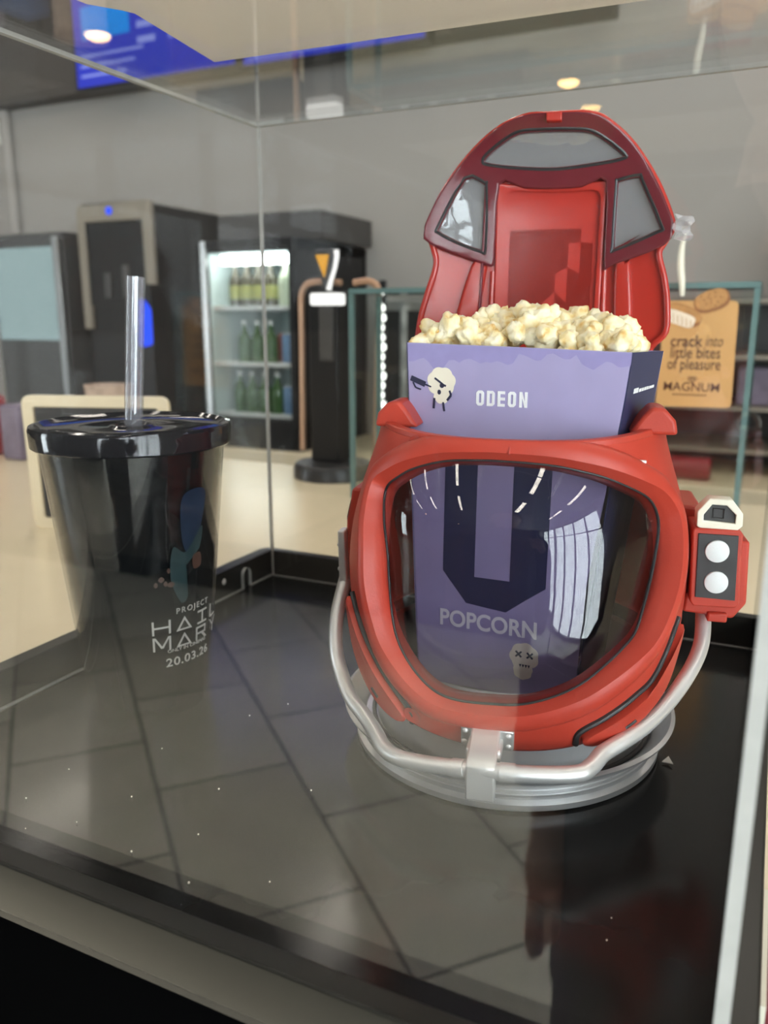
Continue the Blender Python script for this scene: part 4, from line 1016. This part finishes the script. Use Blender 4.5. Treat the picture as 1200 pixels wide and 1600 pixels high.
def put(key, mk, x, y, z, label, group):
    if key not in protos_used: protos_used[key] = mk(); o = protos_used[key]
    else: o = copy_tree(protos_used[key])
    o.location = FO+Vector((x, y, z)); tag(o, label, o['category'], group); return o
for i in range(4):
    for j in range(2):
        put('a', lambda: bottle('bottle_a', 'label_y', .165, .0245), -.105+.053*i, -.215+.09*j, .5395, 'brown beer bottle with yellow-green label on the fridge top shelf', 'brown bottles on the top shelf')
for i in range(2): put('c', lambda: bottle('bottle_c', 'bottle_c', .170, .030), .132, -.225+.07*i, .5395, 'pale bottle at the right end of the fridge top shelf', 'pale bottles on the top shelf')
for i in range(3): put('g', lambda: bottle('bottle_g', 'bottle_g', .155, .025), -.075+.060*i, -.21, .3295, 'green bottle on the fridge middle shelf', 'green bottles on the middle shelf')
for i in range(4): put('g', None, -.105+.058*i, -.21, .1345, 'green bottle on the fridge bottom shelf', 'green bottles on the bottom shelf')
for i in range(2): put('b', lambda: can('can_b'), .132, -.215+.085*i, .3295, 'blue drinks can on the fridge middle shelf', 'blue cans on the middle shelf')
put('r', lambda: can('can_r'), .092-.04, -.12, .3295, 'red drinks can among the green bottles on the middle shelf', 'red can on the middle shelf')
for i in range(2): put('b', None, .132, -.215+.085*i, .1345, 'blue drinks can on the fridge bottom shelf', 'blue cans on the bottom shelf')
MB_ = MB(); MB_.box(-.24, .22, -.20, .22, 0, .105); tb_ = MB_.build('storage_box', 'machine_grey', None, .004); tb_.location = FO+Vector((.03, .03, fh+.0005)); tag(tb_, 'grey box lying on top of the drinks fridge', 'box')
# black machine with champagne trim
mc = thing('coffee_machine', (-2.525, 2.945, bz), 'tall black vending coffee machine with champagne trim beside the fridge', 'coffee machine')
MB().box(-.195, .195, -.215, .22, 0, .945).build('body', 'machine', mc, .004)
b = MB(); b.box(-.205, -.165, -.237, -.216, .45, .955); b.box(.150, .196, -.237, -.216, .40, .955); b.box(-.165, .150, -.237, -.216, .885, .955); b.build('trim_frame', 'champagne', mc, .003)
MB().box(-.164, .149, -.228, -.2155, .55, .884).build('display_window', 'machine', mc)
MB().sphere((-.02, -.240, .925), .016, n=8, sc3=(1, .4, 1)).build('blue_lamp', 'blue_glow', mc)
for x, h in ((-.06, .10), (.04, .13)): MB().box(x-.018, x+.018, -.236, -.2285, .58, .58+h).build('dispensing_spout', 'machine_grey', mc, .002)
bp_ = thing('dispenser_post', (-2.225, 2.50, bz), 'dark dispenser post with a glowing blue patch for a screen reflection behind the straw', 'dispenser')
MB().box(-.05, .05, .0, .10, 0, .62).build('post', 'machine', bp_, .003)
MB().poly(rounded([(-.004, .385), (.048, .395), (.050, .53), (.012, .57)], .014), XZ, -.02, -.0005).build('blue_reflection', 'blue_glow', bp_)  # glowing blue patch stands in for a screen reflection
# shaded tall cabinet left of the machine, lit cooler at the far left, packets, cup stack
cl_ = thing('lit_cooler', (-3.05, 2.93, bz), 'grey cooler with pale lit window at the far left', 'fridge')
MB().box(-.24, .21, -.20, .22, 0, .86).build('body', 'machine_grey', cl_, .004)
MB().box(-.215, .165, -.212, -.201, .40, .80).build('lit_window', glow('pale_cooler_light', (.36, .50, .50), .8), cl_)
MB().box(.170, .205, -.23, -.201, .10, .84).build('handle_rail', 'steel', cl_, .003)
dk = MB().box(-.11, .11, -.12, .12, 0, .70).build('dark_cabinet', 'machine', None, .004); dk.location = (-2.06, 2.93, bz)
dk.location = (-2.165, 3.05, bz); tag(dk, 'narrow dark cabinet between coffee machine and fridge', 'cabinet')
for i, (x, z, wv, h, m, lab) in enumerate(((-1.55, 0, .06, .10, 'blue_pack', 'blue packet on the counter left of the cup stack'), (-1.68, 0, .05, .10, 'grey_lilac', 'cream and navy packet left of the blue packet'), (-1.83, 0, .09, .11, 'tubc', 'red and purple packet at the left edge of the photo'))):
    o = MB().poly([(-wv/2, 0), (wv/2, 0), (wv*.46, h), (-wv*.46, h)], XZ, -.03, .03).build('packet', m, None, .006); o.location = (x*.75+.03, 1.05, cz+.12-.12); tag(o, lab, 'packet', 'packets on the counter')
cs_ = thing('cup_stack', (-1.045, 1.08, cz), 'leaning stack of printed paper cups behind the tumbler lid', 'cups')
for k in range(4):
    o = MB().lathe([(.034, 0), (.041, .075), (.042, .078), (.039, .078), (.033, .004)], n=28).build('paper_cup', 'cupstack', cs_); o.location = (.0, 0, .020*k+.0); 
cs_.rotation_euler = (0, 0, 0)
# steel dispenser and items right of the beer font
sd_ = thing('steel_dispenser', (-1.05, 2.92, bz), 'brushed steel dispenser with dark slots behind the beer tap', 'dispenser')
MB().box(-.26, .26, -.24, .24, 0, .56).build('body', 'steel', sd_, .006)
for i in range(5): MB().box(-.235+.1*i, -.165+.1*i, -.246, -.2405, .12, .52).build('slot', 'machine', sd_)
MB().box(-.25, .25, -.262, -.2405, .06, .09).build('drip_rail', 'machine_grey', sd_)
lt = thing('light_string', (-1.248, 2.60, bz), 'vertical strip of bright white bulbs right of the beer tap', 'lights')
MB().box(-.012, .012, .004, .014, .12, .62).build('backing', 'machine', lt)
for k in range(12): MB().sphere((.004*math.sin(k*2), -.008, .165+.033*k), .014, n=6).build('bulb', 'led', lt)
# shelf unit behind the glass case
su = thing('shelf_unit', (-.24, 2.95, bz), 'pale open shelf unit with stock behind the glass case', 'shelves')
for x in (-.30, .29): MB().box(x-.01, x+.01, -.15, .20, 0, .56).build('upright', 'counter', su)
for z in (.085, .22, .38, .55): MB().box(-.289, .279, -.15, .20, z-.012, z).build('shelf', 'champagne', su)
MB().box(-.289, .279, .19, .20, 0, .56).build('back_board', 'machine_grey', su)
rd = MB().lathe([(0, -.06), (.035, -.06), (.035, .06), (.030, .065), (0, .065)], n=24).build('red_tub', 'tubc'); rd.rotation_euler = (0, R(90), 0); rd.location = (-.22, 2.68, bz+.036); tag(rd, 'dark red tub lying on the back counter behind the helmet', 'tub')
for x, h, m, lb in ((-.40, .11, 'steel', 'steel tin left of the other stock on the shelf'), (-.20, .09, 'label_y', 'yellow packet in the middle of the shelf'), (-.06, .12, 'grey_lilac', 'lilac box at the right end of the shelf')):
    o = MB().box(-.05, .05, -.05, .05, 0, h).build('stock_box', m, None, .006); o.location = (x, 2.92, bz+.2205); tag(o, lb, 'box', 'stock on the shelf')
tk = MB().box(-.16, .16, -.15, .15, 0, .80).build('dark_appliance', 'machine', None, .006); tk.location = (.22, 2.90, bz); tag(tk, 'tall dark appliance at the right edge of the photo', 'appliance')
# red box right of the tray
rb = thing('leaflet_box', (.10, .28, cz), 'maroon box with cream edges at the right edge of the photo', 'box')
MB().box(-.0815, .08, -.015, .05, 0, .010).build('box_body', 'maroon_board', rb)
MB().box(-.0835, -.0817, -.015, .05, 0, .018).build('box_edge', 'cream', rb)
# conduit on the wall and socket
cd = MB().tube([(-3.62, 3.17, 1.26), (-3.62, 3.17, .42), (-3.62, 3.17, -.24)], .028, 10).build('wall_pipe', 'wall'); tag(cd, 'pale vertical pipe on the grey wall at far left', 'pipe')
sk = MB().box(-.04, .04, -.02, 0, -.06, .06).build('wall_box', 'card', None, .008); sk.location = (-3.66, 3.14, 1.17); sk.location = (-3.72, 3.199, 1.17); tag(sk, 'small white box on the grey wall by the pipe', 'wall box')
# menu screens
def menu(x0, x1, z0, z1, kind, label):
    t = thing('menu_screen', ((x0+x1)/2, 3.03, z0), label, 'screen', 0, 'menu screens over the bar'); W2 = (x1-x0)/2; H2 = z1-z0
    MB().box(-W2, W2, -.0, .068, 0, H2).build('housing', 'machine', t)
    b = MB(); b.box(-W2+.012, W2-.012, -.004, -.0005, .012, H2-.012, 0)
    if kind == 'fire':
        b.build('display', 'fire', t); return
    if kind == 1:
        b.box(-W2+.06, -W2+.33, -.006, -.0042, .20, .33, 1)
        rr = random.Random(5)
        for c in range(3):
            for r_ in range(7):
                x = -W2+.37+.17*c; b.box(x, x+rr.uniform(.06, .12), -.006, -.0042, .15+.06*r_, .175+.06*r_, 2)
        for r_ in range(3): b.box(-W2+.04, -W2+.30+.05*r_, -.006, -.0042, .05+.04*r_, .06+.04*r_, 2)
        b.box(-W2+.06, -W2+.20, -.006, -.0042, .44, .47, 2)
    else:
        b.box(-W2+.10, -W2+.40, -.006, -.0042, .07, .13, 1); b.box(W2-.40, W2-.32, -.006, -.0042, .08, .11, 2)
        for r_ in range(2): b.box(-W2+.03, W2-.20, -.006, -.0042, .03+.02*r_, .036+.02*r_, 2)
        b.box(W2-.28, W2-.16, -.006, -.0042, .09, .12, 2)
    b.build('display', ['screen_blue', 'screen_cyan', 'screen_text'], t)
menu(-2.985, -2.108, 1.248, 1.88, 1, 'bright blue menu screen at top left, left of the narrow gap')
menu(-2.085, -1.268, 1.236, 1.87, 2, 'blue menu screen partly hidden behind the off-white board')
menu(-1.19, -.60, 1.262, 1.88, 'fire', 'menu screen glowing with fiery orange at the top edge')

# unseen dark seating row, added to darken the reflection in the front sheet
for x_ in (-5.0, -3.6, -2.2, -.8):
    sb = thing('added_banquette', (x_, -3.1, FZ), 'dark padded high-backed bench, unseen in the hall, added to darken the front sheet reflection', 'bench', 0, 'benches added to darken the reflection')
    MB().box(-.68, .68, -.35, -.20, 0, 1.30).build('backrest', 'cabwood', sb, .04)
    MB().box(-.68, .68, -.20, .32, .12, .46).build('seat', 'cabwood', sb, .04)
    MB().box(-.62, .62, -.16, .26, 0, .12).build('plinth', 'machine', sb)
# ================================================================== photographer, seen only as a dark reflection
def skin_mesh(name, nodes, edges, mat_, parent=None, sub=2, root=0):
    me = bpy.data.meshes.new(name); me.from_pydata([n_[:3] for n_ in nodes], edges, [])
    ob = bpy.data.objects.new(name, me); COL.objects.link(ob)
    ob.modifiers.new('skin', 'SKIN').use_smooth_shade = True
    for i, n_ in enumerate(nodes):
        sv = me.skin_vertices[0].data[i]; r = n_[3]; sv.radius = (r, n_[4] if len(n_) > 4 else r); sv.use_root = (i == root)
    md_ = ob.modifiers.new('sub', 'SUBSURF'); md_.levels = sub; md_.render_levels = sub
    m2 = bpy.data.meshes.new_from_object(ob.evaluated_get(bpy.context.evaluated_depsgraph_get()))
    bpy.data.objects.remove(ob); m2.materials.clear()
    for p in m2.polygons: p.use_smooth = True
    return link(name, m2, mat_, parent)
pp = thing('person', (.005, -.46, FZ), 'person in a black jacket and charcoal trousers photographing the display', 'person', R(12))
Z = lambda h: h
nodes = [(0, 0, .95, .135), (0, -.01, 1.12, .125), (0, -.01, 1.30, .150), (0, -.01, 1.42, .10), (0, .0, 1.49, .052), (0, .015, 1.56, .060)]
edges = [(0, 1), (1, 2), (2, 3), (3, 4), (4, 5)]
def chain(start, pts):
    k = start
    for p in pts: nodes.append(p); edges.append((k, len(nodes)-1)); k = len(nodes)-1
    return k
for s in (-1, 1): chain(0, [(s*.095, 0, .86, .092), (s*.10, .01, .50, .062), (s*.105, -.01, .30, .055), (s*.105, -.02, .09, .038), (s*.11, .07, .035, .035), (s*.115, .14, .025, .026)])
# left arm hangs, right arm raised to the phone
la = chain(2, [(-.155, -.01, 1.360, .044), (-.195, -.02, 1.22, .046), (-.200, -.01, 1.10, .040), (-.190, .05, .885, .032), (-.178, .075, .795, .024), (-.174, .085, .74, .030)])
ra = chain(2, [(.155, -.01, 1.360, .044), (.220, .03, 1.23, .046), (.225, .10, 1.12, .040), (.195, .22, 1.185, .032), (.160, .325, 1.240, .024), (.152, .368, 1.262, .026)])
for dx, dy, ln in ((-.004, .024, .062), (-.006, .008, .070), (-.006, -.009, .066), (-.004, -.024, .052)):
    chain(la, [(-.174+dx, .085+dy, .705, .0095), (-.176+dx*.5, .092+dy, .705-ln*.5, .0088), (-.166+dx, .100+dy*.9, .705-ln, .0078)])
chain(la, [(-.156, .110, .735, .011), (-.149, .122, .705, .0095), (-.150, .124, .680, .0085)])
for k, dz in enumerate((.026, .009, -.009, -.025)):
    chain(ra, [(.146, .404, 1.264+dz, .0095), (.120, .424, 1.266+dz, .0088), (.094+.004*k, .426, 1.267+dz, .0078)])
chain(ra, [(.146, .372, 1.292, .011), (.130, .380, 1.312, .0095), (.114, .384, 1.322, .0085)])
body = skin_mesh('body', nodes, edges, 'skin', pp)
# head shape joined into the body
hb = MB(); nlat, nlon = 24, 32; vs = []; fs = []
for i in range(nlat+1):
    ph = math.pi*i/nlat
    for k in range(nlon):
        a = 2*math.pi*k/nlon; x = math.sin(ph)*math.sin(a); y = math.sin(ph)*math.cos(a); z = math.cos(ph)
        jaw = 1-.28*max(0, -z)**1.3; px = .075*x*jaw; py = .094*y*(1-.12*max(0, -z)); pz = .118*z
        front = max(0, y)**6
        py += front*(.022*math.exp(-((z+.12)/.16)**2)*math.exp(-(x/.13)**2) - .007*math.exp(-((z-.08)/.09)**2)*math.exp(-((abs(x)-.36)/.16)**2) + .006*math.exp(-((z+.45)/.06)**2)*math.exp(-(x/.3)**2)+.008*math.exp(-((z+.8)/.15)**2))
        vs.append((px, py+.02, pz+1.625))
for i in range(nlat):
    for k in range(nlon): fs.append((i*nlon+k, i*nlon+(k+1) % nlon, (i+1)*nlon+(k+1) % nlon, (i+1)*nlon+k))
hb.add(vs, fs, 0, True)
for s in (-1, 1): hb.sphere((s*.077, .012, 1.620), .030, sc3=(.35, .6, 1), n=10)
hb.add([v.co for v in body.data.vertices], [list(p.vertices) for p in body.data.polygons], 0, True)
bpy.data.objects.remove(body); body = hb.build('body', 'skin', pp)
for s in (-1, 1):
    ey = MB(); ey.sphere((s*.030, .098, 1.635), .0105, n=8); ey.sphere((s*.030, .1065, 1.635), .0042, 1, n=6, sc3=(1, .6, 1)); ey.build('eye', ['label_w', 'hair'], body)
MB().sphere((0, .108, 1.576), .020, n=8, sc3=(1, .28, .26)).build('lips', mat('lip_skin', (.42, .19, .16), .5), body)
hr = MB(); vs = []; fs = []
for i in range(15):
    ph = math.pi*.56*i/14
    for k in range(32):
        a = 2*math.pi*k/32; lim = ph*(1.08-.50*max(0, math.cos(a)))
        f_ = 1+.02*math.sin(11*a+6*ph); vs.append((.079*f_*math.sin(lim)*math.sin(a), .099*f_*math.sin(lim)*math.cos(a)+.014, .122*math.cos(lim)+1.627))
for i in range(14):
    for k in range(32): fs.append((i*32+k, i*32+(k+1) % 32, (i+1)*32+(k+1) % 32, (i+1)*32+k))
hr.add(vs, fs, 0, True).build('hair', 'hair', body).modifiers.new('t', 'SOLIDIFY').thickness = -.006
jk = MB(); prof = [(.58, .185, .158), (.60, .192, .165), (.80, .190, .160), (1.0, .182, .148), (1.2, .196, .150), (1.32, .204, .142), (1.39, .178, .118), (1.445, .105, .088), (1.475, .078, .074), (1.48, .070, .066)]
vs = []; fs = []; nn = 48
for z_, rx, ry in prof:
    for k in range(nn):
        a_ = 2*math.pi*k/nn; f_ = 1+.015*math.sin(5*a_+z_*9)+.012*math.sin(9*a_-z_*14)
        vs.append((rx*f_*math.copysign(abs(math.sin(a_))**.85, math.sin(a_)), -.010+ry*f_*math.cos(a_), z_))
for i in range(len(prof)-1):
    for k in range(nn): fs.append((i*nn+k, i*nn+(k+1) % nn, (i+1)*nn+(k+1) % nn, (i+1)*nn+k))
jk.add(vs, fs, 0, True)
for pts in ([(-.110, -.01, 1.385), (-.165, -.01, 1.340), (-.197, -.02, 1.22), (-.202, -.01, 1.10), (-.196, .020, .99), (-.188, .055, .865), (-.1875, .056, .860)], [(.110, -.01, 1.385), (.170, -.005, 1.340), (.220, .03, 1.23), (.226, .10, 1.12), (.210, .165, 1.155), (.183, .265, 1.205), (.182, .268, 1.207)]):
    sl = smooth_loop(pts, 5, False); N_ = len(sl); jk.tube([tuple(p) for p in sl], [.066-.022*(i/(N_-1)) for i in range(N_)], 20)
jk.build('jacket', 'jacket', body, sharp=70)
tq = MB()
for s in (-1, 1):
    sl = smooth_loop([(s*.085, 0, 1.0), (s*.092, 0, .86), (s*.100, .012, .50), (s*.105, -.008, .28), (s*.108, -.015, .085)], 5, False); N_ = len(sl)
    tq.tube([tuple(p) for p in sl], [.104-.036*(i/(N_-1)) for i in range(N_)], 24)
tq.build('trousers', 'trouser', body, sharp=70)
for s in (-1, 1): MB().sphere((s*.112, .055, .046), .05, n=12, sc3=(.95, 2.5, .92)).build('shoe', 'black', body)
ph_ = thing('phone', (.015, -.045, .19), 'black phone held up by the person facing the display', 'phone', R(25.5))
MB().box(-.036, .036, -.004, .004, -.09, .06).build('phone_body', 'black', ph_, .002)
MB().lathe([(.009, 0), (.009, .0015), (0, .0015)], n=16).build('camera_bump', 'base', ph_).rotation_euler = (R(-90), 0, 0)
